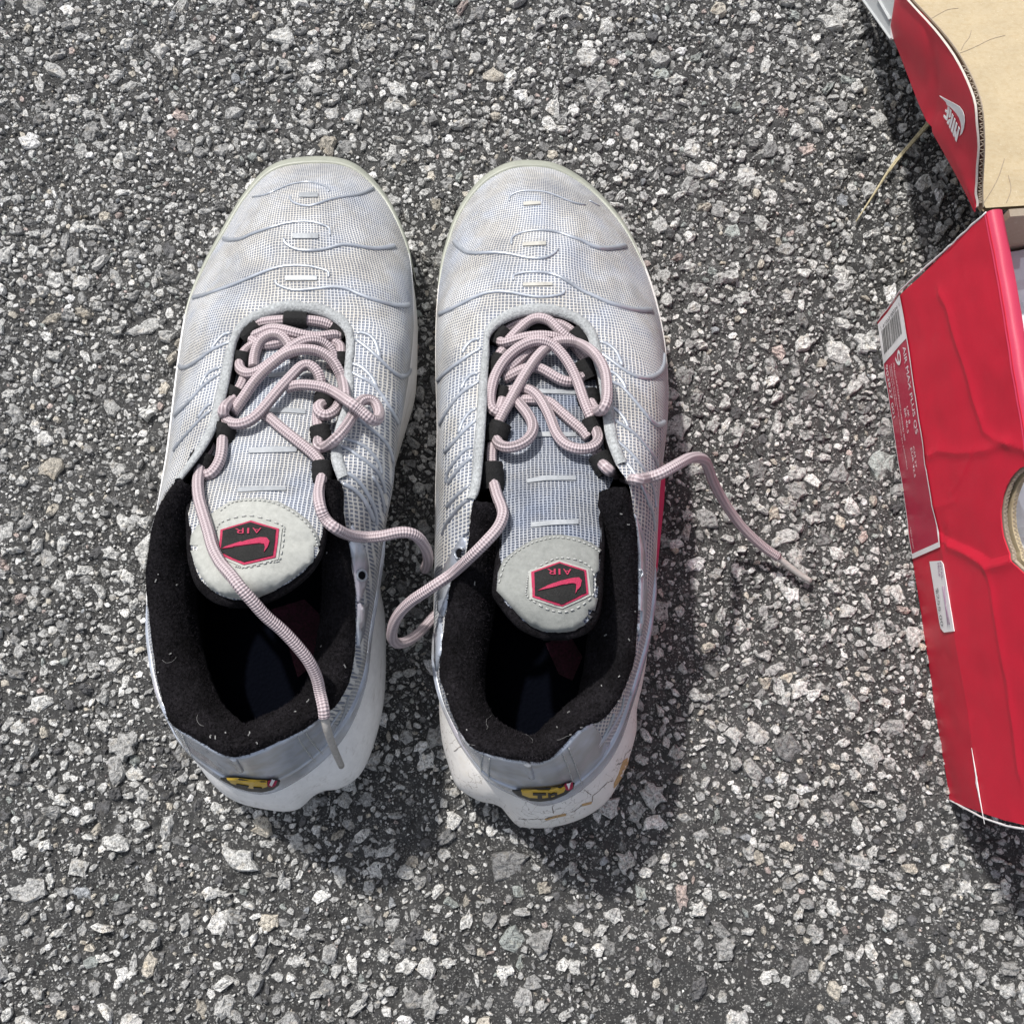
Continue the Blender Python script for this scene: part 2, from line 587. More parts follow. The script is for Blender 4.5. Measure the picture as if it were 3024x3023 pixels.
xs = X0 + np.arange(nx) * DG
ys = Y0 + np.arange(ny) * DG
V = np.empty((nx, ny, 3))
V[..., 0] = xs[:, None]
V[..., 1] = ys[None, :]
V[..., 2] = HG
idx = np.arange(nx * ny).reshape(nx, ny)
F = np.stack([idx[:-1, :-1], idx[1:, :-1], idx[1:, 1:], idx[:-1, 1:]], -1).reshape(-1, 4)
border = list(idx[:, 0]) + list(idx[-1, 1:]) + list(idx[-2::-1, -1]) + list(idx[0, -2:0:-1])
VV = V.reshape(-1, 3)
cx, cy = (X0 + X1) / 2, (Y0 + Y1) / 2
outer = []
for b in border:
    q = VV[b].copy()
    q[0] = cx + (q[0] - cx) * 60
    q[1] = cy + (q[1] - cy) * 60
    q[2] = -0.001
    outer.append(q)
nb = len(border)
o0 = len(VV)
VV = np.concatenate([VV, np.array(outer)])
F2 = np.array([(border[i], o0 + i, o0 + (i + 1) % nb, border[(i + 1) % nb]) for i in range(nb)])
F = np.concatenate([F, F2])
me = bpy.data.meshes.new("asphalt_ground")
me.vertices.add(len(VV))
me.vertices.foreach_set("co", VV.astype(np.float32).ravel())
me.loops.add(F.size)
me.loops.foreach_set("vertex_index", F.astype(np.int32).ravel())
me.polygons.add(len(F))
me.polygons.foreach_set("loop_start", np.arange(0, F.size, 4, dtype=np.int32))
me.polygons.foreach_set("use_smooth", np.ones(len(F), bool))
me.update(calc_edges=True)
me.validate()
me.materials.append(m_bit)
ground = bpy.data.objects.new("asphalt_ground", me)
COL.objects.link(ground)
ground['kind'] = 'structure'
ground['label'] = "weathered grey asphalt with pale stones set in dark bitumen"

# outlines (photo pixels) of what stands on the asphalt, to know which stones show
LEFT_MID = [(930,475),(811,495),(728,575),(660,690),(612,790),(575,900),(550,1040),(530,1200),(515,1330),(510,1430),(500,1500),(480,1600),(462,1700),(455,1800),(465,1920),(490,2040),(520,2130),(565,2217),(596,2263),(633,2315),(680,2357),(726,2377),(791,2391),(843,2396),(880,2389),(903,2370),(926,2350),(959,2335),(996,2330),(1038,2310),(1071,2273),(1103,2189),(1127,2086),(1135,1970),(1134,1826),(1120,1733),(1120,1640),(1130,1530),(1145,1440),(1165,1360),(1192,1266),(1221,1166),(1229,1092),(1231,984),(1230,918),(1217,814),(1188,690),(1155,615),(1118,560),(1039,492)]
RIGHT_MID = [(1585,486),(1500,492),(1420,542),(1360,632),(1325,730),(1315,810),(1308,900),(1305,1004),(1308,1130),(1312,1252),(1312,1350),(1310,1440),(1308,1550),(1304,1650),(1300,1750),(1298,1850),(1296,1970),(1297,2055),(1298,2117),(1306,2192),(1324,2258),(1345,2316),(1378,2345),(1419,2366),(1457,2374),(1482,2386),(1502,2411),(1527,2436),(1560,2444),(1614,2444),(1676,2432),(1738,2407),(1792,2366),(1829,2308),(1858,2237),(1879,2159),(1881,2092),(1896,2022),(1910,1930),(1918,1812),(1925,1700),(1935,1600),(1940,1500),(1940,1440),(1948,1355),(1958,1252),(1962,1157),(1956,1060),(1942,965),(1920,860),(1880,765),(1830,665),(1750,568),(1662,504)]
BOX_PX = [(2560, -60), (2640, 90), (2880, 625), (2909, 671), (2590, 950), (2803, 2363), (3060, 2460), (3060, -60)]
HIDE = [LEFT_MID, RIGHT_MID, BOX_PX]

TINTS = [((0.54, 0.54, 0.53), 10), ((0.66, 0.66, 0.645), 10), ((0.42, 0.42, 0.415), 7), ((0.80, 0.795, 0.775), 6), ((0.28, 0.28, 0.28), 3),
         ((0.58, 0.54, 0.47), 1.6), ((0.55, 0.46, 0.43), 0.45), ((0.40, 0.43, 0.415), 0.8), ((0.38, 0.40, 0.425), 0.3), ((0.13, 0.13, 0.135), 1.4)]
TW = np.array([t[1] for t in TINTS], float)
TW /= TW.sum()

def stone_shape(x, y, r, big):
    """angular stone sunk into the bitumen, its worn top proud of it"""
    n = random.randint(9, 14) if big else (random.randint(5, 8) if r > 0.0011 else random.choice((4, 4, 5)))
    asp = random.uniform(0.42, 1.0)
    rot = random.uniform(0, math.pi)
    ca, sa = math.cos(rot), math.sin(rot)
    angs = sorted((k + random.uniform(-0.36, 0.36)) * 2 * math.pi / n for k in range(n))
    rad = [r * random.uniform(0.62, 1.2) for _ in range(n)]
    z0 = hgt(x, y)
    up = (0.0006 + 0.20 * r) * random.uniform(0.5, 1.7)
    up = min(up, 0.0020)
    tx, ty = random.uniform(-0.22, 0.22), random.uniform(-0.22, 0.22)
    vs = []
    rings = ((1.06, -0.35), (1.0, 0.45), (0.82, 0.92), (0.42, 1.06)) if big else ((1.08, -0.5), (0.86, 0.75))
    for q, hz in rings:
        for a, rr in zip(angs, rad):
            jr = q * random.uniform(0.94, 1.06)
            ex, ey = math.cos(a) * rr * jr, math.sin(a) * rr * jr * asp
            wx, wy = ex * ca - ey * sa, ex * sa + ey * ca
            dz = up * hz * random.uniform(0.55, 1.40) - (0.0012 if hz < 0 else 0)
            vs.append((x + wx, y + wy, z0 + dz + (wx * tx + wy * ty if hz > 0 else 0)))
    vs.append((x, y, z0 + up * random.uniform(0.95, 1.15)))
    fs = []
    nr = len(rings)
    for k in range(nr - 1):
        for i in range(n):
            j = (i + 1) % n
            fs.append((k * n + i, k * n + j, (k + 1) * n + j, (k + 1) * n + i))
    top = len(vs) - 1
    for i in range(n):
        fs.append(((nr - 1) * n + i, (nr - 1) * n + (i + 1) % n, top))
    return vs, fs

CELL = 0.0005
occ = np.zeros((int((X1 - X0) / CELL) + 2, int((Y1 - Y0) / CELL) + 2), bool)
def disc(r):
    k = int(math.ceil(r / CELL))
    a = np.arange(-k, k + 1) * CELL
    return k, (a[:, None] ** 2 + a[None, :] ** 2) <= r * r
spots = []
density = field(0.03)
def scatter(count, r0, r1, tries, pad=0.86):
    placed = 0
    for _ in range(tries):
        if placed >= count:
            break
        x = random.uniform(X0 + 0.01, X1 - 0.01)
        y = random.uniform(Y0 + 0.01, Y1 - 0.01)
        # thicker bitumen toward the lower right; stones thinned further to stand in for shade
        keep = 1.0 if r1 > 0.005 else (0.84 + 0.16 * density[int((x - X0) / DG), int((y - Y0) / DG)] + (0.8 if y > 0.03 else 2.2) * (y - 0.03) - 0.9 * max(0, x + 0.08) * (y < 0.1))
        if random.random() > keep:
            continue
        r = r0 + (r1 - r0) * random.random() ** 2.2
        k, dm = disc(r * pad)
        i, j = int((x - X0) / CELL), int((y - Y0) / CELL)
        if i - k < 0 or j - k < 0 or i + k + 1 > occ.shape[0] or j + k + 1 > occ.shape[1]:
            continue
        sub = occ[i - k:i + k + 1, j - k:j + k + 1]
        if (sub & dm).any():
            continue
        sub |= dm
        spots.append((x, y, r))
        placed += 1
scatter(150, 0.0058, 0.0100, 5000, 0.78)
scatter(2300, 0.0030, 0.0058, 30000, 0.66)
scatter(9500, 0.0018, 0.0038, 60000, 0.70)
scatter(20000, 0.0010, 0.0021, 90000, 0.72)
scatter(30000, 0.00050, 0.0011, 90000, 0.85)
print("stones", len(spots))

def seen(s):
    x, y, r = s
    px, py = to_px((x, y, 0))
    if not (-10 < px < 3034 and -10 < py < 3033):
        return False
    return not any(inside(h, px, py) for h in HIDE)
order = sorted(range(len(spots)), key=lambda k: -spots[k][2] / max(0.3, (CAMP - Vector((spots[k][0], spots[k][1], 0))).length))
show = set()
for k in order:
    if len(show) >= 300:
        break
    if seen(spots[k]):
        show.add(k)
rest = MB()
for k, (x, y, r) in enumerate(spots):
    big = r > 0.0032
    vs, fs = stone_shape(x, y, r, big)
    ti = TINTS[int(np.searchsorted(np.cumsum(TW), random.random() * 0.9999))][0]
    b = random.uniform(0.70, 1.08) * (1.12 if r < 0.0012 else 1.0)
    c = (min(0.8, ti[0] * b), min(0.8, ti[1] * b), min(0.8, ti[2] * b))
    if k in show:
        one = MB()
        one.v, one.f, one.c = [(vx - x, vy - y, vz) for vx, vy, vz in vs], fs, [c] * len(vs)
        one.uv = [(0, 0)] * len(vs)
        o = one.build("stone", m_stone, ground, smooth=False)
        o.location = (x, y, 0)
    else:
        rest.add(vs, fs)
        rest.c += [c] * len(vs)
o = rest.build("small_stones", m_stone, ground, smooth=False)
o['kind'] = 'stuff'

# ------------------------------------------------------------------ shoe box
A = at(2590, 950, 0)
B = at(2803, 2363, 0)
E1 = (B - A).normalized()
WID = (B - A).length
E2 = Vector((0, 0, 1))
E3 = E2.cross(E1)                          # into the box (east)
if E3.x < 0:
    E3 = -E3
BOXH, BOXL, FOLD = 0.1105, 0.33, 0.038
boxroot = thing("shoe_box", "open red shoe box with flipped-back lid, size label and price sticker on its end", "box", A)

def lean(b):
    return -0.0028 * b / FOLD if b <= FOLD else -0.0028 + (b - FOLD) * 0.078
def panel_px(px, py):
    d = ray(px, py)
    t = (A - CAMP).dot(E3) / d.dot(E3)
    q = CAMP + d * t - A
    return q.dot(E1), q.dot(E2)
CREASES = [(0.0011, 0.0013, [(2763,1345),(2788,1331),(2835,1339),(2866,1336),(2912,1330),(2953,1311),(3018,1333)]),
           (0.0008, 0.0010, [(2779,870),(2797,905),(2813,970),(2835,1041),(2860,1128),(2869,1178),(2891,1240),(2900,1274),(2928,1299),(2965,1311)]),
           (0.0017, 0.0016, [(2815,1612),(2857,1632),(2898,1660),(2917,1679),(2961,1666),(2999,1645),(3040,1620)]),
           (-0.0014, 0.0020, [(2800,1580),(2850,1605),(2900,1632),(2925,1650),(2965,1640),(3000,1618)]),
           (0.0007, 0.0010, [(2917,1681),(2929,1738),(2945,1837),(2968,1979),(2975,2009),(2991,2124),(3010,2260)]),
           (0.0005, 0.0008, [(2738,1395),(2756,1372),(2768,1348)]), (0.0005, 0.0008, [(2820,1455),(2850,1400),(2870,1345)]), (0.0004, 0.0008, [(2775,1498),(2805,1490),(2830,1480)])]
CREASES = [(h, w_, np.array([panel_px(*q) for q in pl])) for h, w_, pl in CREASES]
def bulge(a, b):
    s = 0.0
    for h, w_, pl in CREASES:
        p0, p1 = pl[:-1], pl[1:]
        dd = p1 - p0
        q = np.array((a, b)) - p0
        t = np.clip((q * dd).sum(1) / (dd * dd).sum(1), 0, 1)
        r_ = q - dd * t[:, None]
        ds = np.hypot(r_[:, 0], r_[:, 1])
        k = int(ds.argmin())
        side = np.sign(dd[k, 0] * r_[k, 1] - dd[k, 1] * r_[k, 0])
        wk = w_ * 1.15 * (2.0 if side > 0 else 1.0)
        s += 0.75 * h * math.exp(-(math.sqrt(ds[k] ** 2 + 0.0009 ** 2) - 0.0009) / wk)
    s += 0.0006 * noise.noise(Vector((a * 30, b * 30, 2.0)))
    s += 0.0003 * noise.noise(Vector((a * 90, b * 90, 7.0)))
    return s
def pan(a, b, out=0.0):
    """point on the end panel: a along its foot, b up, out towards the viewer"""
    fl_ = max(0.0, min(1.0, (a - 0.185) / 0.04))
    return A + E1 * (a + 0.0050 * fl_ * min(1.0, b / 0.055)) + E2 * b + E3 * (lean(b) - bulge(a, b) - out)

HA, HB, HR = 0.1185, 0.1060, 0.0205         # finger hole
def panel_sheet(mb, off, hole_r, thick, a_in=0.0, jag=0.0, na=90, nb_=46):
    bs = sorted(set([BOXH * k / nb_ for k in range(nb_ + 1)] + [FOLD - 0.0004, FOLD + 0.0004]))
    pts, outer_i = [], []
    for ia in range(na + 1):
        for b in bs:
            a = a_in + (WID - 2 * a_in) * ia / na
            if math.hypot(a - HA, b - HB) > hole_r * 1.06 and b < BOXH:
                jj = jag * noise.noise(Vector((b * 300, 1.0, 0))) if ia in (0, na) else 0
                pts.append((a + jj, b))
    ring = []
    th0 = math.asin(min(1, (BOXH - HB) / hole_r))
    nr = 40
    for k in range(nr + 1):
        th = th0 - (math.pi + 2 * th0) * k / nr
        rr = hole_r * (1 + 0.02 * noise.noise(Vector((k * 0.6, off * 900, 0))))
        ring.append((HA + rr * math.cos(th), HB + rr * math.sin(th)))
    top = []
    ex = hole_r * math.cos(th0)
    for k in range(40):
        a = a_in + (WID - 2 * a_in) * k / 39
        if abs(a - HA) > ex + 0.001:
            top.append((a, BOXH))
    loopl = [(a_in, 0)] + [(a_in + (WID - 2 * a_in) * k / 40, 0) for k in range(1, 41)] + [(WID - a_in, BOXH)] + [t for t in reversed(top) if t[0] > HA and t[0] < WID - a_in - 1e-6] + ring + [t for t in reversed(top) if t[0] < HA and t[0] > a_in + 1e-6] + [(a_in, BOXH)]
    allp = loopl + [q for q in pts if 0.0008 < q[1] < BOXH - 0.0008 and a_in + 0.001 < q[0] < WID - a_in - 0.001]
    n_ = len(loopl)
    r = delaunay_2d_cdt([Vector(q) for q in allp], [(i, (i + 1) % n_) for i in range(n_)], [list(range(n_))], 1, 1e-7)
    vs = [pan(q[0], q[1], -off) for q in r[0]]
    lo = [v + E3 * thick for v in vs]
    m = len(vs)
    fs = [tuple(f) for f in r[2]]
    cnt = {}
    for f in fs:
        for i in range(3):
            cnt[(f[i], f[(i + 1) % 3])] = 1
    side = [(b_, a_, a_ + m, b_ + m) for (a_, b_) in cnt if (b_, a_) not in cnt]
    mb.add(vs + lo, fs + [tuple(i + m for i in f)[::-1] for f in fs] + side)

mb = MB(); panel_sheet(mb, 0.0, HR, 0.0005, na=250, nb_=124)
o = mb.build("end_panel", m_red, boxroot); smooth_sharp(o, 12)
endp = o
mb = MB(); panel_sheet(mb, 0.0010, HR - 0.0005, 0.0013, 0.0006)
mb.build("corrugated_core", m_kraftdark, boxroot, smooth=False)
mb = MB(); panel_sheet(mb, 0.0036, HR - 0.0012, 0.0018, 0.003)
mb.build("inner_end_panel", m_kraft, boxroot, smooth=False)
# corrugation flutes seen on the rim of the finger hole
fl = MB()
for off, rr in ((0.0016, HR - 0.0009), (0.0045, HR - 0.0015)):
    for k in range(60):
        th = math.radians(150 + k * 2.6) if k < 60 else 0
        c = pan(HA + rr * math.cos(th), HB + rr * math.sin(th), -off)
        s = 0.0006 * (1 if k % 2 else -1)
        c2 = pan(HA + rr * math.cos(th + 0.045), HB + rr * math.sin(th + 0.045), -off)
        fl.tube([c + E3 * s, c2 - E3 * s], 0.00014, 4)
fl.build("corrugation_flutes", m_kraftdark, boxroot, smooth=False)
# torn pale rims of the panel
rim = MB()
rim.tube([pan(0.0001 + 0.0006 * noise.noise(Vector((k * 0.8, 0, 3))), BOXH * k / 30, 0.0001) for k in range(31)], [0.00035 + 0.0003 * abs(noise.noise(Vector((k * 0.9, 5, 3)))) for k in range(31)], 5)
rim.build("torn_rim", m_white, boxroot)
rim = MB()
rim.tube([pan(WID - 0.0001, BOXH * k / 30, 0.0001) for k in range(31)], [0.0004 + 0.0004 * abs(noise.noise(Vector((k * 0.9, 9, 3)))) for k in range(31)], 5)
rim.build("torn_rim", m_white, boxroot)
# folded top edge
te = MB()
P_ = []
for k in range(61):
    a = WID * k / 60
    if abs(a - HA) < HR + 0.002:
        P_.append(None)
        continue
    t0 = pan(a, BOXH, 0)
    wv = 0.0004 * noise.noise(Vector((a * 60, 3, 0)))
    P_.append([t0 - E2 * 0.0012 - E3 * 0.0003, t0 + E2 * 0.0012 + E3 * 0.0008, t0 + E2 * (0.0018 + wv) + E3 * 0.002, t0 + E2 * (0.0018 + wv) + E3 * 0.0042, t0 + E2 * 0.0010 + E3 * 0.0056, t0 - E2 * 0.002 + E3 * 0.0061, t0 - E2 * 0.06 + E3 * 0.0066])
run = []
for q in P_ + [None]:
    if q is None:
        if len(run) > 1:
            te = MB(); te.grid(run)
            o = te.build('top_edge_fold', m_redfoil, boxroot); smooth_sharp(o, 50)
        run = []
    else:
        run.append(q)
# the other walls and the floor of the box
def bx(mb, a0, a1, c0, c1, b0, b1):
    mb.box((a0, c0, b0), (a1, c1, b1), lambda a, c, b: A + E1 * a + E3 * c + E2 * b)
mb = MB(); bx(mb, -0.0005, 0.0025, 0.0115, BOXL, 0.001, BOXH); mb.build("hinge_wall", m_kraftdark, boxroot, smooth=False)
mb = MB(); bx(mb, WID - 0.0025, WID + 0.0005, 0.0115, BOXL, 0.001, BOXH); mb.build("front_wall", m_red, boxroot, smooth=False)
mb = MB(); bx(mb, 0.003, WID - 0.003, BOXL - 0.003, BOXL, 0.004, BOXH); mb.build("far_end_panel", m_red, boxroot, smooth=False)
mb = MB(); bx(mb, 0.003, WID - 0.003, 0.0115, BOXL - 0.0035, 0.0012, 0.0035); mb.build("box_floor", m_kraft, boxroot, smooth=False)
# torn flap between wall and lid
mb = MB()
q = [at(2868, 700, .086), at(2885, 664, .092), at(2914, 636, .098), at(2936, 630, .098), at(2940, 660, .092), at(2910, 682, .088)]
mb.add(q + [v + Vector((0.0012, -0.0005, -0.0003)) for v in q], [(0, 1, 2, 3, 4, 5), (11, 10, 9, 8, 7, 6)] + [(i, i + 6, (i + 1) % 6 + 6, (i + 1) % 6) for i in range(6)])
mb.build("torn_flap", m_red, boxroot, smooth=False)

# print on the end panel
def panel_rect(mb, a0, a1, b0, b1, out, na=None, nb_=None):
    na = na or max(1, int(abs(a1 - a0) / 0.003))
    nb_ = nb_ or max(1, int(abs(b1 - b0) / 0.003))
    P_ = [[pan(a0 + (a1 - a0) * i / na, b0 + (b1 - b0) * j / nb_, out) for j in range(nb_ + 1)] for i in range(na + 1)]
    mb.grid(P_)
mb = MB(); panel_rect(mb, 0.0020, 0.1150, 0.0012, 0.0372, 0.00035)
mb.build("size_label", m_labelred, boxroot)
mb = MB()
for r_ in ((0.0020, 0.0222, 0.0012, 0.0022), (0.0020, 0.0042, 0.0022, 0.0376), (0.0042, 0.0222, 0.0358, 0.0376), (0.0195, 0.0222, 0.0022, 0.0358), (0.0042, 0.0195, 0.0022, 0.0358)):
    panel_rect(mb, *r_, 0.0005)
panel_rect(mb, 0.0222, 0.1165, 0.0012, 0.0020, 0.0005)
panel_rect(mb, 0.0222, 0.1165, 0.0366, 0.0376, 0.0005)
panel_rect(mb, 0.1142, 0.1165, 0.0020, 0.0366, 0.0005)
mb.build("label_border", m_white, boxroot)
mb = MB()
random.seed(11)
b_ = 0.0052
while b_ < 0.0335:
    wd = random.choice((0.00035, 0.00035, 0.0007, 0.001))
    panel_rect(mb, 0.0068, 0.0185, b_, b_ + wd, 0.00062, 3, 1)
    b_ += wd + random.choice((0.00035, 0.0005, 0.0008))
def along(a0, a1, b0, b1, out=0.00062):
    return lambda s, t: pan(a0 + (a1 - a0) * s, b0 + (b1 - b0) * t, out)
def barnum(s, t):                         # digits run across the top of the bar code
    return pan(0.0062 - 0.0017 * t, 0.0345 - 0.031 * s, 0.00062)
put_text(mb, "1 91093 65034 1", lambda s, t: pan(0.0046 + 0.0017 * t, 0.0050 + 0.030 * s, 0.00062))
mb.build("bar_code", m_ink, boxroot)
def line_of_text(body, fn, m=None):
    mb = MB(); put_text(mb, body, fn); mb.build("printed_line", m or m_white, boxroot)
line_of_text("AIR MAX PLUS QS", along(0.0245, 0.0650, 0.0305, 0.0345))
line_of_text("9", along(0.0235, 0.0305, 0.0195, 0.0275))
line_of_text("903827 001", along(0.0242, 0.0501, 0.0045, 0.0078))
line_of_text("METALLIC PLATINUM/WHITE-UNIVERSITY RED", along(0.0270, 0.0640, 0.0162, 0.0178))
line_of_text("FABRIQUE EN INDONESIE, HECHO EN INDONESIA", along(0.0262, 0.0770, 0.0125, 0.0138))
line_of_text("MADE IN INDONESIA", along(0.0262, 0.0460, 0.0102, 0.0115))
line_of_text("UK 8", along(0.0505, 0.0585, 0.0248, 0.0268))
line_of_text("BR 40.5", along(0.0505, 0.0620, 0.0215, 0.0235))
line_of_text("CM 27", along(0.0690, 0.0788, 0.0248, 0.0268))
line_of_text("EUR 42.5", along(0.0690, 0.0825, 0.0215, 0.0235))
line_of_text("NIKE.COM", along(0.1025, 0.1122, 0.0052, 0.0064))
mb = MB()
st = [(0.1206, 0.0226), (0.1222, 0.0360), (0.1240, 0.0384), (0.1525, 0.0396), (0.1522, 0.0282), (0.1502, 0.0250), (0.1470, 0.0246)]
vs = [pan(a, b, 0.0005) for a, b in st]
mb.add(vs + [v + E3 * 0.0003 for v in vs], [tuple(range(7))] + [(i, i + 7, (i + 1) % 7 + 7, (i + 1) % 7) for i in range(7)])
mb.build("price_sticker", m_white, boxroot, smooth=False)
mb = MB()
line_of_text("RETAIL", along(0.1228, 0.1300, 0.0350, 0.0372, 0.0008), m_violet)
line_of_text("PRICE", along(0.1228, 0.1285, 0.0320, 0.0342, 0.0008), m_violet)
for (q0, q1) in (((0.133, 0.0350), (0.1495, 0.0372)), ((0.133, 0.0372), (0.1495, 0.0350))):
    mb.tube([pan(*q0, 0.0008), pan((q0[0] + q1[0]) / 2, (q0[1] + q1[1]) / 2, 0.0008), pan(*q1, 0.0008)], 0.00014, 4)
mb.build("crossed_lines", m_violet, boxroot)
mb = MB(); put_text(mb, "$255.00", along(0.1330, 0.1495, 0.0262, 0.0296, 0.0008))
mb.build("price_lettering", m_greyink, boxroot)
# scuffed tear on the corner fold
mb = MB()
tear = [(0.203, 0.0385), (0.2065, 0.0392), (0.2095, 0.0400), (0.2125, 0.0396), (0.2150, 0.0398), (0.2250, 0.0400), (0.2150, 0.0388), (0.2120, 0.0380), (0.2090, 0.0388)]
vs = [pan(a, b, 0.0006) for a, b in tear]
mb.add(vs, [tuple(range(len(vs)))])
mb.tube([pan(0.199, 0.0382, 0.0004), pan(0.209, 0.0390, 0.0005), pan(0.217, 0.0396, 0.0005), pan(0.2265, 0.0400, 0.0004)], [0.0001, 0.0003, 0.0002, 0.0001], 4)
mb.build("paper_tear", m_white, boxroot, smooth=False)

# lid: kraft inside up, hinged at the north wall and lying back to the ground
LX = 0.1775
def onx(px, py, x):
    d = ray(px, py)
    return CAMP + d * (x / d.x)
low = catmull([(0.1880, 0.1065), (0.2237, 0.0860), (0.2622, 0.0648), (0.3159, 0.0397), (0.3700, 0.0140)], 40)
upr = catmull([(0.1890, 0.1075), (0.1973, 0.1084), (0.2153, 0.1132), (0.2352, 0.1116), (0.2677, 0.0946), (0.3137, 0.0615), (0.3380, 0.0440), (0.3720, 0.0170)], 40)
UPR = []
for i in range(40):
    d_ = 0.010 * min(1, max(0, (upr[i][1] - np.interp(upr[i][0], low[:, 0], low[:, 1])) / 0.030))
    f_ = (LX - d_) / LX
    UPR.append((LX - d_, upr[i][0] * f_, CAM_H - (CAM_H - upr[i][1]) * f_))
LT = 0.0028
kr = MB()
P_ = []
for i in range(40):
    y, z = low[i]
    row = []
    for k in range(25):
        x = LX + 0.003 + (BOXL - 0.004) * k / 24
        row.append((x, y + 0.075 * (x - LX), z + 0.0018 + 0.0012 * noise.noise(Vector((x * 14, y * 14, 0))) - 0.002 * math.sin(math.pi * k / 24)))
    P_.append(row)
kr.grid(P_)
kr.grid([[(v[0], v[1], v[2] - LT) for v in reversed(r_)] for r_ in P_])
lidin = kr.build("lid_inside", m_kraft, boxroot)
kb = kr.bvh()
for pl in ([(2748,58),(2775,42),(2800,30),(2830,26)], [(2828,160),(2852,152),(2890,135),(2925,118),(2968,106)], [(2838,150),(2848,130),(2862,112),(2868,92)], [(2905,600),(2930,560),(2950,520),(2966,470)], [(2972,600),(2985,560),(2978,520)]):
    P3, N3 = drape_line(pl, [kb], 0.0001, sub=6)
    mb = MB(); mb.tube(P3, 0.00013, 4); mb.build("fibre_scratch", m_kraftdark, lidin)
# side of the lid (outer face red), with the rounded rim of the folded board
sd_ = MB(); co = MB(); inn = MB(); rm = MB()
Po, Pi, Pr = [], [], []
for i in range(40):
    (y0, z0), (x1, y1, z1) = low[i], UPR[i]
    if y0 > 0.3175:
        e0 = onx(2643, -8, LX); y0, z0 = e0.y, e0.z + 0.001; y1 = max(y1, 0.325) if y1 > 0.315 else y1
        if len(Po) and Po[-1][0].y == y0: break
    wv = 0.0005 * noise.noise(Vector((i * 0.35, 0, 0)))
    o0 = Vector((LX, y0, z0 - 0.001)); o1 = Vector((x1 + wv, y1, z1))
    Po.append([o0.lerp(o1, k / 8) + Vector((0.0009 * math.sin(k * 0.8 + i * 0.3) * 0.4 + (0.0010 if abs(i - 15 - k * 1.3) < 0.8 else 0), 0, 0)) for k in range(9)])
    Pi.append([o0.lerp(o1, k / 8) + Vector((0.0026 - wv, 0, -0.0006)) for k in range(9)])
    Pr.append([o1 + Vector((-0.0001, 0, -0.0002)), o1 + Vector((0.0002, 0.0002, 0.0004)), o1 + Vector((0.0006, 0, 0.0003)), o1 + Vector((0.0008, 0, -0.0010))])
sd_.grid(Po)
sd_.build("lid_side", m_red, boxroot)
inn.grid(Pi); inn.build("lid_side_lining", m_kraft, boxroot)
rm.grid(Pr); rm.build("lid_rim", m_palecard, boxroot)
fl = MB()
for i in range(4, 60):
    t = i / 3
    k = int(t); f = t - k
    if k >= 39: break
    a_ = Vector(UPR[k]).lerp(Vector(UPR[k + 1]), f)
    b2 = Vector(UPR[min(k + 1, 39)])
    s = 1 if i % 2 else -1
    fl.tube([Vector((a_.x + 0.0017 + 0.0006 * s, a_.y, a_.z - 0.0002)), Vector((a_.x + 0.0017 - 0.0006 * s, a_.y * 0.7 + b2.y * 0.3, a_.z * 0.7 + b2.z * 0.3 - 0.0002))], 0.0002, 4)
fl.tube([Vector((q[0] + 0.0026, q[1], q[2])) for q in UPR], 0.0003, 4)
fl.build("lid_flutes", m_kraftdark, boxroot, smooth=False)
lidb = sd_.bvh()
# logo on the lid side
lg = MB()
Z4 = lambda pts: zz(pts, 2740, 240, 5.46)
sw = Z4([(185,225),(250,256),(330,300),(440,355),(530,410),(580,480),(605,560),(612,650),(598,760),(568,840),(530,885),(545,820),(554,740),(545,670),(520,595),(480,528),(430,470),(370,412),(340,400),(318,375),(310,345),(270,300)])
drape_poly(lg, sw, [lidb], 0.0004, 6, 0.0001, 4)
lg.build('logo_swoosh', m_white, boxroot, smooth=False)
for pl in ([(336,398),(372,418),(352,560),(325,650),(302,620),(318,540)], [(298,452),(326,478),(318,520),(288,490)], [(272,540),(306,566),(318,640),(262,575)],
           [(372,440),(402,470),(382,590),(352,600)], [(408,510),(438,556),(374,785),(350,742),(378,640)], [(352,612),(392,610),(344,712),(314,668)],
           [(443,580),(468,614),(410,856),(380,800)], [(472,648),(499,688),(438,916),(412,868)], [(455,820),(482,800),(470,900),(448,920)], [(514,715),(538,762),(474,996),(446,942),(480,850)]):
    mx, my = sum(q[0] for q in pl) / len(pl), sum(q[1] for q in pl) / len(pl)
    lg = MB()
    drape_poly(lg, Z4([(mx + (q[0] - mx) * 0.86, my + (q[1] - my) * 0.92) for q in pl]), [lidb], 0.0004, 6, 0.0001, 4)
    lg.build("logo_letter_stroke", m_white, boxroot, smooth=False)
# front lip of the lid, pale grey inside
fr = MB()
q = [onx(2548, 0, LX - 0.001), onx(2631, 117, LX - 0.001), onx(2630, 80, LX - 0.0008), onx(2640, 36, LX - 0.0005), onx(2644, -30, LX - 0.0003), onx(2600, -70, LX - 0.0003), onx(2520, -45, LX - 0.001)]
fr.add(q + [v + Vector((0.0022, 0, 0)) for v in q], [tuple(range(7)), tuple(range(13, 6, -1))] + [(i, i + 7, (i + 1) % 7 + 7, (i + 1) % 7) for i in range(7)])
fr.tube([onx(2548, 0, LX - 0.0012), onx(2631, 117, LX - 0.0012)], 0.0006, 6)
fr.tube([onx(2592, -5, LX - 0.0012), onx(2629, 60, LX - 0.0012)], 0.0007, 6)
fr.build("lid_front_lip", m_greycard, boxroot, smooth=False)
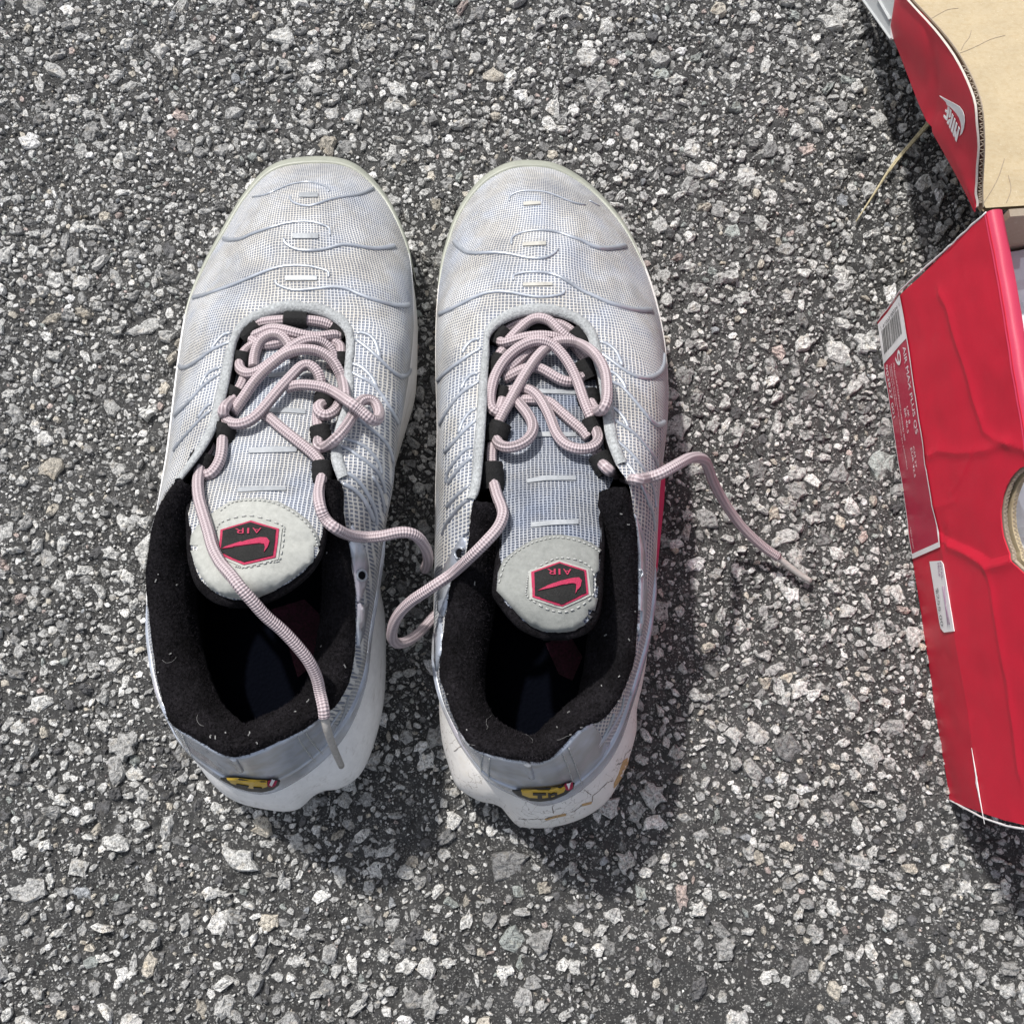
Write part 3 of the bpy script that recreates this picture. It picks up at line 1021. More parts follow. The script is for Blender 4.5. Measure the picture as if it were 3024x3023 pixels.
# crumpled tissue paper inside
ts = MB()
P_ = []
for i in range(61):
    row = []
    for k in range(61):
        a = 0.004 + (WID - 0.008) * i / 60
        c = 0.0125 + (BOXL - 0.017) * k / 60
        q = Vector((a * 22, c * 22, 0))
        z = 0.076 + 0.012 * (1 - abs(noise.noise(q)) * 2.2) - 0.006 + 0.004 * (1 - abs(noise.noise(q * 2.7)) * 2) - 0.010 * math.exp(-((c - 0.012) / 0.02) ** 2) * (1 if a > 0.02 else 0)
        row.append(A + E1 * a + E3 * c + E2 * min(z, 0.1))
    P_.append(row)
ts.grid(P_)
o = ts.build("tissue_paper", m_tissue, None)
smooth_sharp(o, 14)
o['label'] = "crumpled white tissue paper lying inside the red shoe box"
o['category'] = "tissue paper"

# dry grass blade
gr = MB()
q = [at(2528, 655, 0.0012), at(2580, 575, 0.0016), at(2637, 487, 0.0022), at(2690, 425, 0.003), at(2740, 368, 0.0045), at(2785, 318, 0.006)]
c = catmull(q, 24)
gr.tube([Vector(v) for v in c], [0.0003 + 0.0013 * (i / 23) for i in range(24)], 6, 0.4, up=(0, 0, 1))
gr.tube([Vector(v) + Vector((0.0006, -0.0003, 0.0006)) for v in c[8:]], [0.0003 + 0.0006 * (i / 15) for i in range(16)], 5)
o = gr.build("grass_blade", m_straw)
o['label'] = "dry straw coloured grass blade on asphalt, poking out from under the box lid"
o['category'] = "grass blade"

# ------------------------------------------------------------------ shoes
L_ST = [((930,468,.024),(915,640,.056),(853,922,.067)),((811,490,.024),(810,650,.055),(820,928,.067)),((728,570,.024),(745,700,.053),(791,935,.067)),
((654,690,.026),(680,800,.053),(737,959,.068)),((600,790,.030),(630,880,.055),(704,997,.070)),((555,900,.034),(590,970,.058),(690,1045,.074)),
((530,1040,.036),(572,1080,.062),(684,1080,.077)),((510,1204,.038),(555,1190,.068),(668,1160,.083)),((495,1330,.038),(535,1290,.072),(640,1255,.091)),
((480,1420,.038),(512,1380,.078),(600,1330,.097)),((466,1500,.034),(478,1470,.078),(535,1414,.101)),((450,1600,.032),(449,1560,.068),(468,1505,.094)),
((436,1700,.032),(436,1660,.062),(445,1610,.085)),((436,1800,.032),(434,1780,.060),(436,1720,.079)),((445,1920,.032),(444,1900,.060),(447,1840,.078)),
((468,2040,.034),(464,2020,.060),(464,1960,.079)),((505,2130,.036),(500,2110,.062),(490,2090,.083)),((545,2198,.038),(530,2170,.064),(512,2136,.088)),
((610,2262,.040),(595,2225,.068),(575,2176,.093)),((690,2315,.040),(685,2275,.070),(661,2224,.097)),((787,2335,.038),(760,2280,.070),(725,2228,.098)),
((884,2290,.040),(850,2245,.070),(819,2189,.096)),((975,2215,.040),(935,2180,.068),(910,2143,.091)),((1035,2125,.040),(1008,2095,.066),(975,2094,.086)),
((1075,2007,.040),(1060,1985,.066),(1025,2010,.082)),((1090,1880,.038),(1080,1870,.064),(1043,1910,.080)),((1110,1756,.036),(1098,1750,.064),(1047,1790,.081)),
((1125,1640,.036),(1112,1640,.068),(1038,1686,.085)),((1140,1530,.036),(1125,1535,.074),(1025,1580,.091)),((1155,1440,.036),(1140,1440,.078),(1013,1500,.097)),
((1165,1360,.036),(1140,1370,.080),(1000,1425,.101)),((1180,1270,.036),(1140,1290,.078),(977,1350,.097)),((1198,1170,.036),(1150,1200,.074),(990,1265,.091)),
((1214,1060,.036),(1155,1110,.068),(1014,1190,.085)),((1222,960,.034),(1160,1010,.063),(1016,1100,.077)),((1220,860,.032),(1155,920,.058),(1022,1020,.071)),
((1212,760,.028),(1140,830,.055),(1015,980,.069)),((1175,650,.026),(1105,760,.054),(985,950,.068)),((1122,560,.024),(1060,690,.054),(945,932,.067)),((1039,485,.024),(995,650,.055),(900,924,.067))]
R_ST = [((1585,480,.024),(1590,650,.056),(1590,931,.067)),((1500,487,.024),(1520,660,.055),(1551,933,.067)),((1420,536,.024),(1455,690,.054),(1509,946,.068)),
((1355,625,.025),(1400,760,.053),(1472,966,.069)),((1317,730,.027),(1362,850,.055),(1447,995,.071)),((1300,810,.030),(1345,920,.058),(1445,1037,.074)),
((1290,900,.033),(1335,1000,.062),(1441,1107,.078)),((1286,1004,.036),(1335,1100,.067),(1438,1165,.083)),((1287,1130,.037),(1330,1200,.071),(1434,1240,.089)),
((1291,1252,.038),(1325,1310,.075),(1427,1330,.095)),((1289,1350,.038),(1325,1400,.078),(1415,1440,.100)),((1286,1440,.036),(1320,1490,.076),(1395,1490,.101)),
((1285,1550,.034),(1310,1590,.070),(1386,1580,.095)),((1284,1650,.034),(1300,1690,.066),(1368,1660,.089)),((1282,1750,.034),(1292,1780,.063),(1334,1740,.084)),
((1281,1850,.034),(1288,1880,.062),(1314,1850,.080)),((1286,1970,.036),(1290,1980,.062),(1301,1965,.079)),((1302,2050,.038),(1308,2060,.064),(1312,2030,.082)),
((1328,2120,.040),(1332,2115,.066),(1337,2105,.087)),((1374,2208,.040),(1375,2190,.068),(1378,2188,.092)),((1448,2300,.040),(1445,2265,.070),(1448,2225,.096)),
((1552,2353,.039),(1545,2300,.070),(1530,2243,.098)),((1606,2370,.038),(1605,2308,.070),(1590,2248,.098)),((1689,2341,.040),(1675,2285,.070),(1647,2217,.097)),
((1770,2270,.040),(1745,2225,.068),(1712,2150,.093)),((1822,2190,.040),(1800,2150,.066),(1775,2128,.088)),((1856,2090,.040),(1840,2070,.066),(1826,2065,.084)),
((1890,1975,.038),(1876,1960,.064),(1866,1965,.081)),((1915,1870,.036),(1902,1850,.064),(1879,1850,.080)),((1930,1750,.036),(1916,1740,.066),(1881,1740,.082)),
((1938,1630,.036),(1924,1630,.070),(1880,1630,.087)),((1943,1530,.036),(1930,1530,.076),(1873,1540,.095)),((1948,1440,.036),(1930,1440,.080),(1858,1434,.101)),
((1958,1355,.036),(1928,1360,.080),(1822,1375,.097)),((1970,1252,.036),(1930,1280,.077),(1790,1290,.092)),((1973,1157,.036),(1925,1200,.073),(1778,1200,.086)),
((1968,1060,.036),(1910,1110,.068),(1765,1110,.079)),((1955,965,.034),(1890,1010,.062),(1745,1045,.074)),((1930,860,.031),(1855,920,.058),(1735,995,.070)),
((1895,765,.028),(1820,840,.055),(1704,958,.068)),((1840,660,.026),(1765,760,.054),(1662,939,.067)),((1753,560,.024),(1700,690,.055),(1630,932,.067)),((1662,498,.024),(1640,660,.055),(1610,931,.067))]
L_COL = [((535,1414,.100),(568,1440,.100)),((500,1453,.097),(568,1490,.095)),((461,1528,.092),(562,1570,.088)),((442,1621,.085),(563,1680,.080)),((435,1709,.080),(566,1790,.075)),
((444,1826,.078),(577,1872,.072)),((461,1956,.079),(592,1945,.073)),((477,2040,.081),(612,2010,.075)),((495,2105,.085),(632,2060,.078)),((512,2138,.088),(645,2082,.080)),((554,2166,.092),(665,2105,.083)),
((610,2198,.095),(690,2126,.086)),((661,2226,.098),(705,2138,.088)),((703,2232,.098),(717,2142,.089)),((754,2217,.098),(735,2134,.088)),((819,2189,.096),(775,2115,.086)),((880,2161,.093),(820,2096,.083)),
((936,2124,.089),(860,2070,.080)),((987,2082,.086),(892,2038,.077)),((1020,2026,.083),(910,1995,.075)),((1038,1961,.081),(925,1940,.074)),((1045,1900,.080),(933,1900,.074)),((1047,1779,.081),(948,1790,.075)),
((1038,1686,.085),(952,1690,.080)),((1027,1602,.090),(952,1600,.086)),((1013,1537,.095),(954,1520,.092)),((1015,1453,.099),(958,1450,.097)),((1000,1420,.101),(965,1425,.100))]
R_COL = [((1395,1484,.100),(1462,1488,.099)),((1390,1540,.097),(1480,1560,.093)),((1382,1638,.090),(1488,1650,.085)),((1337,1717,.085),(1473,1717,.080)),((1324,1791,.081),(1457,1791,.076)),((1312,1874,.079),(1445,1865,.074)),
((1303,1945,.078),(1432,1936,.073)),((1302,2000,.079),(1427,1998,.073)),((1316,2040,.082),(1427,2046,.075)),((1337,2105,.087),(1440,2090,.078)),((1366,2167,.091),(1465,2126,.081)),((1400,2208,.094),(1502,2150,.084)),
((1448,2225,.096),(1530,2164,.086)),((1511,2240,.098),(1552,2172,.088)),((1573,2248,.098),(1569,2177,.089)),((1614,2242,.098),(1585,2168,.088)),((1647,2217,.097),(1608,2148,.087)),((1689,2171,.094),(1640,2118,.084)),
((1735,2140,.091),(1680,2081,.080)),((1785,2115,.088),(1709,2057,.077)),((1825,2065,.085),(1720,2020,.075)),((1852,2005,.082),(1730,1975,.074)),((1871,1940,.080),(1738,1915,.074)),((1879,1833,.080),(1750,1815,.075)),
((1881,1708,.084),(1766,1725,.080)),((1879,1605,.090),(1774,1610,.086)),((1871,1522,.096),(1770,1520,.093)),((1850,1440,.100),(1775,1450,.099))]
L_TNG = [(915,760,960,.060),(950,715,1010,.061),(1000,695,1025,.063),(1100,680,1025,.070),(1200,660,1012,.077),(1300,615,990,.085),(1400,572,975,.092),(1450,558,968,.096),(1500,555,962,.100),(1560,560,958,.104),(1600,563,950,.106),(1640,568,935,.109),(1680,580,905,.111),(1715,598,860,.113),(1740,625,815,.113),(1757,655,770,.113),(1766,690,735,.113)]
R_TNG = [(925,1520,1680,.060),(965,1470,1720,.061),(1000,1450,1740,.063),(1100,1440,1770,.069),(1200,1434,1785,.075),(1300,1430,1798,.081),(1400,1440,1812,.087),(1450,1460,1795,.091),(1500,1478,1780,.094),(1550,1480,1775,.098),(1600,1476,1776,.101),(1650,1474,1772,.104),(1700,1470,1768,.106),(1745,1470,1764,.108),(1780,1495,1758,.109),(1810,1522,1748,.109),(1835,1552,1730,.109),(1852,1588,1702,.109),(1862,1620,1665,.109)]

def build_shoe(S):
    ST = S['st']; ns = len(ST)
    root = thing("running_shoe", S['label'], "shoe", at(*S['foot'], 0.0), "pair of silver running shoes")
    NU, NV = 260, 30
    Bc = catmull([tuple(at(*q[0])) for q in ST], NU, True)
    Mc = catmull([tuple(at(*q[1])) for q in ST], NU, True)
    Tc = catmull([tuple(at(*q[2])) for q in ST], NU, True)
    cen = Bc.mean(0)
    G = np.empty((NU, NV + 1, 3))
    for j in range(NV + 1):
        v = j / NV
        G[:, j] = Bc * (1 - v) * (1 - 2 * v) + Mc * 4 * v * (1 - v) + Tc * v * (2 * v - 1)
    # soft dents of a worn upper
    for i in range(NU):
        for j in range(NV + 1):
            q = G[i, j]
            wv = math.sin(math.pi * j / NV)
            G[i, j, 2] += wv * (0.0016 * noise.noise(Vector(q) * 42 + Vector((S['seed'], 0, 0))) + 0.0007 * noise.noise(Vector(q) * 110))
            for (dx, dy, rx, ry, dep) in S['dents']:
                p0 = at(dx, dy, 0.055)
                G[i, j, 2] -= dep * math.exp(-((q[0] - p0.x) / rx) ** 2 - ((q[1] - p0.y) / ry) ** 2) * min(1, wv * 3)
    dU = np.roll(G, -1, 0) - np.roll(G, 1, 0)
    dV = np.gradient(G, axis=1)
    Nn = np.cross(dV, dU)
    Nn /= np.linalg.norm(Nn, axis=2, keepdims=True) + 1e-12
    if Nn[0, NV // 2, 2] < 0:
        Nn = -Nn
    def samp(arr, u, v):
        u = (u * NU / ns) % NU
        v = min(max(v, 0), 1) * NV
        i, j = int(u), min(int(v), NV - 1)
        a, b = u - i, v - j
        i2 = (i + 1) % NU
        return (arr[i % NU, j] * (1 - a) * (1 - b) + arr[i2, j] * a * (1 - b) + arr[i % NU, j + 1] * (1 - a) * b + arr[i2, j + 1] * a * b)
    def sp(u, v, off=0.0):
        return Vector(samp(G, u, v) + samp(Nn, u, v) * off)
    # UV in mm: across the shoe and along it
    def uvof(q):
        dx = q[0] - (cen[0] + S['axis'] * (q[1] - cen[1]))
        drop = max(0.0, 0.066 - q[2])
        side = min(1, abs(dx) / 0.03)
        toe = max(0.0, min(1.0, (q[1] - S['vampy']) / 0.03))
        return ((dx + math.copysign(1, dx) * drop * 0.75 * side) * 1000, (q[1] + drop * 0.30 * toe) * 1000)
    up = MB()
    rows, uvs = [], []
    for i in range(NU):
        b = G[i, 0]
        inw = (cen - b) * np.array([1, 1, 0]); inw /= np.linalg.norm(inw)
        r_ = [b + inw * 0.004 - np.array([0, 0, 0.014]), b + inw * 0.0008 - np.array([0, 0, 0.006])] + [G[i, j] for j in range(NV + 1)]
        rows.append([Vector(q) for q in r_])
        uvs.append([uvof(q) for q in r_])
    up.grid(rows, uvs, close_u=True)
    up.build("mesh_upper", m_mesh, root)
    bu = up.bvh()
    # toe bumper
    tb = MB(); P_ = []
    u0, u1 = S['toe']
    n = 90
    for k in range(n + 1):
        u = u0 + (u1 - u0) * k / n
        e = math.sin(math.pi * k / n) ** 0.35
        b = Vector(samp(G, u, 0)); N0 = Vector(samp(Nn, u, 0.02)); N0.z = 0; N0.normalize()
        wv = S['toew'] * (0.35 + 0.65 * math.sin(math.pi * k / n) ** 0.8)
        P_.append([b + N0 * 0.0002 + Vector((0, 0, 0.004 - b.z)), b + N0 * 0.0008 * e + Vector((0, 0, 0.012 - b.z)), b + N0 * 0.0010 * e + Vector((0, 0, -0.003)), sp(u, 0, 0.0010 * e), sp(u, wv * 0.35, 0.0012 * e), sp(u, wv * 0.8, 0.0011 * e), sp(u, wv, 0.0008 * e), sp(u, wv * 1.02, -0.0006)])
    tb.grid(P_)
    tb.build("toe_bumper", m_rubber_toe, root)
    # midsole
    Oc = catmull([tuple(at(px, py, 0.02)) for px, py in S['mid']], 240, True)
    ms = MB(); P_ = []
    cm = Oc.mean(0)
    Bxy = Bc[:, :2]
    nn_ = []
    for q in Oc:
        k = int(np.argmin(((Bxy - q[:2]) ** 2).sum(1)))
        nn_.append(k)
    # keep the matching monotone and smooth
    Nb = np.array([Bc[k] for k in nn_])
    for _ in range(3):
        Nb = (np.roll(Nb, 1, 0) + Nb * 2 + np.roll(Nb, -1, 0)) / 4
    for q, nb_ in zip(Oc, Nb):
        t = np.roll(Oc, -1, 0)
        inw = (cm - q) * np.array([1, 1, 0]); inw /= np.linalg.norm(inw)
        top = nb_ + np.array([0, 0, 0.0015])
        d = np.linalg.norm((nb_ - q)[:2])
        r_ = [q + inw * 0.006 - np.array([0, 0, 0.0165]), q + inw * 0.003 - np.array([0, 0, 0.0150]), q + inw * 0.0010 - np.array([0, 0, 0.010]), q + inw * 0.0002 - np.array([0, 0, 0.004]), q, q + (top - q) * 0.12 + np.array([0, 0, 0.0035 * min(1, d / 0.004)]), q + (top - q) * 0.45 + np.array([0, 0, 0.0045 * min(1, d / 0.006)]), q + (top - q) * 0.8 + np.array([0, 0, 0.0022 * min(1, d / 0.006)]), top, top + inw * 0.006, top + inw * 0.02 - np.array([0, 0, 0.006])]
        P_.append([Vector(z) for z in r_])
    ms.grid(P_, close_u=True)
    mid = ms.build("midsole", S['foam'], root)
    bm_ = ms.bvh()
    osl = MB(); P_ = []
    for q in Oc:
        inw = (cm - q) * np.array([1, 1, 0]); inw /= np.linalg.norm(inw)
        P_.append([Vector(q + inw * a - np.array([0, 0, b])) for a, b in ((0.02, 0.0198), (0.006, 0.0198), (0.0040, 0.0185), (0.0042, 0.0145), (0.02, 0.0140))])
    osl.grid(P_, close_u=True)
    osl.build("outsole", m_outsole, root)
    # insole, a dark board over the whole foot bed
    ins = MB()
    lp = []
    for b in Bc[::4]:
        q = Vector((b[0], b[1], 0)); c_ = Vector((cen[0], cen[1], 0)); d_ = (c_ - q).normalized() * 0.005
        lp.append(Vector((q.x + d_.x, q.y + d_.y, b[2] - 0.003)))
    c0 = len(lp)
    cols_ = 8
    P_ = [[Vector((cen[0] + (q.x - cen[0]) * k / cols_, cen[1] + (q.y - cen[1]) * k / cols_, 0.041 + (q.z - 0.041) * (k / cols_) ** 2)) for k in range(cols_ + 1)] for q in lp]
    ins.grid(P_, close_u=True)
    ins.build("insole", m_insole, root)
    bi = ins.bvh()
    pr = MB()
    for pl in S['insole_print']:
        drape_poly(pr, pl, [bi], 0.0005, 30, 0.0003, 12)
    pr.build("insole_print", m_insole_print, root, smooth=False)
    # padded collar
    oc = catmull([tuple(at(*q[0])) for q in S['col']], 150)
    ic = catmull([tuple(at(*q[1])) for q in S['col']], 150)
    cl = MB(); P_ = []
    for i in range(150):
        o_, i_ = Vector(oc[i]), Vector(ic[i])
        e = min(1.0, min(i, 149 - i) / 9.0) ** 0.5
        pr_ = []
        wd = (i_ - o_)
        hd = Vector((wd.x, wd.y, 0)).normalized()
        for (s, dz) in ((0.05, -0.006), (-0.03, -0.001), (0.02, 0.0018), (0.12, 0.0042), (0.28, 0.0062), (0.46, 0.0066), (0.64, 0.0060), (0.80, 0.0044), (0.92, 0.0022), (1.0, -0.0012), (1.03, -0.006)):
            pr_.append(o_ + wd * s + Vector((0, 0, dz * (0.45 + 0.55 * e))))
        # inner wall of the shoe down to the foot bed
        pr_.append(i_ - hd * 0.004 + Vector((0, 0, -0.018)))
        pr_.append(Vector((i_.x, i_.y, 0.038)) - hd * 0.007)
        P_.append(pr_)
    # refine and roughen
    fine = []
    for i in range(150):
        c = catmull([tuple(v) for v in P_[i]], 40)
        fine.append([Vector(q) + Vector((noise.noise(Vector(q) * 900), noise.noise(Vector(q) * 900 + Vector((9, 0, 0))), noise.noise(Vector(q) * 900 + Vector((0, 9, 0))))) * 0.00045 for q in c])
    cl.grid(fine)
    cl.build("padded_collar", m_terry, root)
    bc = cl.bvh()
    # fuzz of the terry loops
    fz = MB()
    random.seed(S['seed'])
    for _ in range(9000):
        i = random.randrange(1, 148); j = random.randrange(3, 30)
        a, b, c = fine[i][j], fine[i + 1][j], fine[i][j + 1]
        nrm = (b - a).cross(c - a)
        if nrm.length < 1e-12:
            continue
        nrm.normalize()
        if nrm.z < 0: nrm = -nrm
        q = a + (b - a) * random.random() + (c - a) * random.random()
        dr = (nrm + Vector((random.uniform(-1, 1), random.uniform(-1, 1), random.uniform(-.3, .6))) * 0.8).normalized()
        ln = random.uniform(0.0006, 0.0013)
        sd1 = dr.orthogonal().normalized() * 0.00011
        fz.add([q - sd1, q + sd1, q + dr * ln], [(0, 1, 2)])
    o = fz.build("terry_fuzz", m_fuzz, root, smooth=False)
    o['kind'] = 'stuff'
    # tongue
    T = S['tng']
    tc = catmull([(t[0], t[1], t[2], t[3]) for t in T], 80)
    tg = MB(); P_ = []; U_ = []
    for k, (py, xl, xr, z) in enumerate(tc):
        row, ur = [], []
        e_ = max(0.0, (k - 50) / 29)
        xl, xr, py = xl - 5 * e_, xr + 5 * e_, py + 5 * e_ ** 3
        for j in range(25):
            s = j / 24
            dm = S['dome'] * (1 - (2 * s - 1) ** 2) * min(1, (xr - xl) / 300) - 0.0015
            wr = 0.0006 * noise.noise(Vector((s * 5, k * 0.25, S['seed'])))
            q = at(xl + (xr - xl) * s, py, z + dm + wr)
            row.append(q); ur.append((q.x * 1000, q.y * 1000 - q.z * 500))
        P_.append(row); U_.append(ur)
    tg.grid(P_, U_)
    tong = tg.build("tongue", S['tmesh'], root)
    bt = tg.bvh()
    # black padding of the tongue end
    tp = MB(); Q_ = []
    kk = [k for k in range(80) if tc[k][0] > T[7][0]]
    for k in kk:
        py, xl, xr, z = tc[k]
        f = (py - T[7][0]) / (T[-1][0] - T[7][0])
        row = []
        for (ds, dz) in ((-0.2, -0.010), (-6 - 14 * f, -0.005), (-3 - 10 * f, -0.0022), (2, -0.0012)):
            row.append(at(xl + ds, py + 26 * f ** 2 * (1 if ds < 0 else 0.2), z + dz))
        for (ds, dz) in ((-2, -0.0012), (3 + 10 * f, -0.0022), (6 + 14 * f, -0.005), (0.2, -0.010)):
            row.append(at(xr + ds, py + 26 * f ** 2 * (1 if ds > 0 else 0.2), z + dz))
        Q_.append(row)
    last = Q_[-1]
    py, xl, xr, z = tc[-1]
    for (dy, dz) in ((22, -0.003), (30, -0.006), (18, -0.012)):
        Q_.append([at(xl - 16 + (xr - xl + 32) * j / 7, py + dy, z + dz) for j in range(8)])
    tp.grid(Q_)
    tp.build("tongue_padding", m_terry, root)
    # dark lining between opening edge and tongue
    tl = MB(); P_ = []
    ua, ub = S['throat']
    for k in range(101):
        u = ua + (ub - ua) * k / 100
        e = sp(u, 1.0)
        c0_ = Vector((cen[0], e.y - 0.01, e.z))
        i_ = (Vector((samp(G, ns * 0.0, 1.0)[0], e.y, e.z)) - e)
        P_.append([sp(u, 0.985, -0.0004), sp(u, 1.0, -0.0008), e + Vector((0, 0, -0.004)), e + Vector((0, 0, -0.012))])
    tl.grid(P_)
    tl.build("throat_lining", m_lining, root)
    # binding tape round the throat
    bd = MB(); P_ = []
    for k in range(141):
        u = ua + (ub - ua) * k / 140
        v = 0.999
        L = 0.0
        want = S['bindw']
        prev = sp(u, 1.0)
        while L < want and v > 0.5:
            v -= 0.01
            c = sp(u, v); L += (c - prev).length; prev = c
        row = []
        for f, off in ((1.0, -0.0004), (0.985, 0.0006), (0.75, 0.0013), (0.5, 0.0015), (0.25, 0.0012), (0.03, 0.0006), (0.0, -0.0005)):
            row.append(sp(u, v + (1 - v) * (1 - f), off))
        e = sp(u, 1.0)
        row.append(e + Vector((0, 0, -0.0022)))
        P_.append(row)
    bd.grid(P_)
    bd.build("eyestay_binding", m_bind, root)
    bb = bd.bvh()
    SURF = [bu, bb]
    ALL = [bu, bb, bt, bc, bm_]
    # moulded ribs over the mesh
    for pts, r0, r1 in S['ribs']:
        P3, N3 = drape_line(pts, [bu], 0.0002, sub=5)
        # smooth
        for _ in range(2):
            P3 = [P3[0]] + [(P3[i - 1] + P3[i] * 2 + P3[i + 1]) / 4 for i in range(1, len(P3) - 1)] + [P3[-1]]
        m = len(P3)
        mb = MB()
        mb.tube(P3, [(r0 + (r1 - r0) * (i / (m - 1)) ** 1.3) * (0.9 if 0 < i < m - 1 else 0.4) for i in range(m)], 8, 0.75, up=N3)
        mb.build("moulded_rib", m_rib, root)
    for pl in S['tabs_toe']:
        mb = MB(); drape_poly(mb, pl, [bu], 0.0006, 4, 0.0005, 4)
        mb.build("reflective_tab", S['toetab'], root, smooth=False)
    for pl in S['tabs_tongue']:
        mb = MB(); drape_poly(mb, pl, [bt], 0.0006, 12, 0.0008, 8)
        mb.build("tongue_tab", m_tab, tong, smooth=False)
    for pl in S['plates']:
        mb = MB(); drape_poly(mb, pl, [bu, bb], 0.0010, 12, 0.0014, 7)
        mb.build("side_plate", m_silver, root)
    for (ex, ey, er) in S['eyelets']:
        mb = MB()
        ring, nrm = [], []
        for k in range(17):
            a = 2 * math.pi * k / 16
            h = drape(ex + er * math.cos(a), ey + er * 1.25 * math.sin(a), [bu, bb], 0.0014)
            ring.append(h[0])
        mb.tube(ring, 0.0005, 6, cap=False)
        e = mb.build("eyelet", m_rib, root)
        mb = MB()
        pl = [(ex + er * 0.8 * math.cos(2 * math.pi * k / 12), ey + er * math.sin(2 * math.pi * k / 12)) for k in range(12)]
        drape_poly(mb, pl, [bu, bb], 0.0013, 8, 0.0002, 8)
        mb.build("eyelet_hole", m_lining, e, smooth=False)
    # heel counter and lower trim
    def strip(name, mat_, ua_, ub_, va, vb, off, n=50, m=14, taper=True):
        mb = MB(); P_ = []
        for k in range(n + 1):
            u = ua_ + (ub_ - ua_) * k / n
            e = min(1, min(k, n - k) / 3) if taper else 1
            va2, vb2 = (va(k / n) if callable(va) else va), (vb(k / n) if callable(vb) else vb)
            row = [sp(u, va2, -0.0005)] + [sp(u, va2 + (vb2 - va2) * j / m, off * (0.35 + 0.65 * e)) for j in range(m + 1)] + [sp(u, vb2, -0.0005)]
            P_.append(row)
        mb.grid(P_)
        return mb, mb.build(name, mat_, root)
    ha, hb = S['heel']
    hmb, hc = strip("heel_counter", m_silver, ha, hb, 0.10, 1.0, 0.0009)
    bh = hmb.bvh()
    strip("heel_trim", m_silver, ha - 3.5, hb + 5.0, -0.0, lambda t: 0.10 + 0.16 * math.sin(math.pi * t) ** 2, 0.0014, 70, 6)
    um = (ha + hb) / 2
    mb = MB(); mb.tube([sp(S['heelmid'], 0.66 + 0.34 * k / 12, 0.0004) for k in range(13)], [0.0020] * 13, 8, 0.6); mb.build("heel_ridge", m_silver, root)
    st = MB()
    for u in S['seams']:
        for du in (-0.13, 0.13):
            for k in range(14):
                v0 = 0.16 + 0.82 * k / 14
                st.tube([sp(u + du, v0, 0.0013), sp(u + du, v0 + 0.035, 0.0013)], 0.00028, 5)
    for pl in S['stitch_tongue']:
        P3, N3 = drape_line(pl, [bt], 0.0012, sub=3.4)
        for k in range(0, len(P3) - 2, 4):
            st.tube(P3[k:k + 3], 0.00030, 5)
    o = st.build("stitching", m_thread, root)
    o["kind"] = "stuff"
    # tongue patch and badge
    mb = MB(); drape_poly(mb, S['patch'], [bt], 0.0009, 16, 0.0012, 8)
    mb.build("tongue_patch", S['nubuck'], tong); bp = mb.bvh()
    cxh = sum(q[0] for q in S['hex']) / 6; cyh = sum(q[1] for q in S['hex']) / 6
    mb = MB(); drape_poly(mb, [(cxh + (q[0] - cxh) * 1.1, cyh + (q[1] - cyh) * 1.1) for q in S['hex']], [bp], 0.0005, 12, 0.0005, 6)
    mb.build("badge_base", m_nubuck, tong, smooth=False)
    mb = MB(); drape_poly(mb, S['hex'], [bp], 0.0009, 12, 0.0005, 6)
    mb.build("badge_rim", m_pink, tong, smooth=False)
    mb = MB(); drape_poly(mb, [(cxh + (q[0] - cxh) * .90, cyh + (q[1] - cyh) * .90) for q in S['hex']], [bp], 0.0013, 10, 0.0004, 6)
    mb.build("badge_field", m_badge, tong, smooth=False)
    mb = MB(); drape_poly(mb, S['swoosh'], [bp], 0.0018, 7, 0.0005, 4)
    (ax, ay), (bx_, by_) = S['air']
    for ch, f0, f1 in (("A", 0.66, 1.0), ("I", 0.46, 0.54), ("R", 0.0, 0.34)):
        put_text(mb, ch, lambda s, t, f0=f0, f1=f1: drape(bx_ + 0 + (ax - bx_) * (1 - (f0 + (f1 - f0) * (1 - s))), ay + (by_ - ay) * t, [bp], 0.0018)[0])
    mb.build("badge_print", m_pink, tong, smooth=False)
    # heel label
    HH = [bh, bu]
    mb = MB(); drape_poly(mb, S['tn_black'], HH, 0.0012, 6, 0.0006, 4); lab = mb.build("heel_label", m_ink, root, smooth=False)
    b2 = mb.bvh()
    mb = MB(); drape_poly(mb, S['tn_yellow'], [b2, bh], 0.0004, 6, 0.0003, 4); mb.build("label_field", m_yellow, lab, smooth=False)
    mb = MB()
    for pl in S['tn_letters']:
        drape_poly(mb, pl, [b2, bh], 0.0008, 6, 0.0003, 4)
    mb.build("label_letters", m_ink, lab, smooth=False)
    mb = MB(); (qx, qy, qr) = S['tn_dot']
    drape_poly(mb, [(qx + qr * math.cos(a * math.pi / 6), qy + qr * 0.75 * math.sin(a * math.pi / 6)) for a in range(12)], [b2, bh], 0.0010, 7, 0.0004, 5)
    mb.build("label_dot", m_pink, lab, smooth=False)
    mb = MB(); drape_poly(mb, [(qx - qr * .5, qy + qr * .1), (qx, qy + qr * .35), (qx + qr * .6, qy - qr * .3), (qx + .05 * qr, qy + qr * .05), (qx - qr * .3, qy - qr * .25)], [b2, bh], 0.0014, 5, 0.0003, 4)
    mb.build("label_swoosh", m_white, lab, smooth=False)
    # webbing loops
    for (lx, ly, ang, wd, ht, dz) in S['loops']:
        c, n_ = drape(lx, ly, [bt, bu], 0)
        c = c + (CAMP - c).normalized() * dz
        a = math.radians(ang)
        p1 = at(lx + 40 * math.cos(a), ly + 40 * math.sin(a), c.z)
        dr = (p1 - at(lx, ly, c.z)).normalized()
        upv = Vector((0, -0.15, 1)).normalized()
        upv = (upv - dr * upv.dot(dr)).normalized()
        sdv = dr.cross(upv)
        mb = MB(); P_ = []
        hl, rr = wd * 0.66 * 0.000128, ht * 0.64 * 0.000128
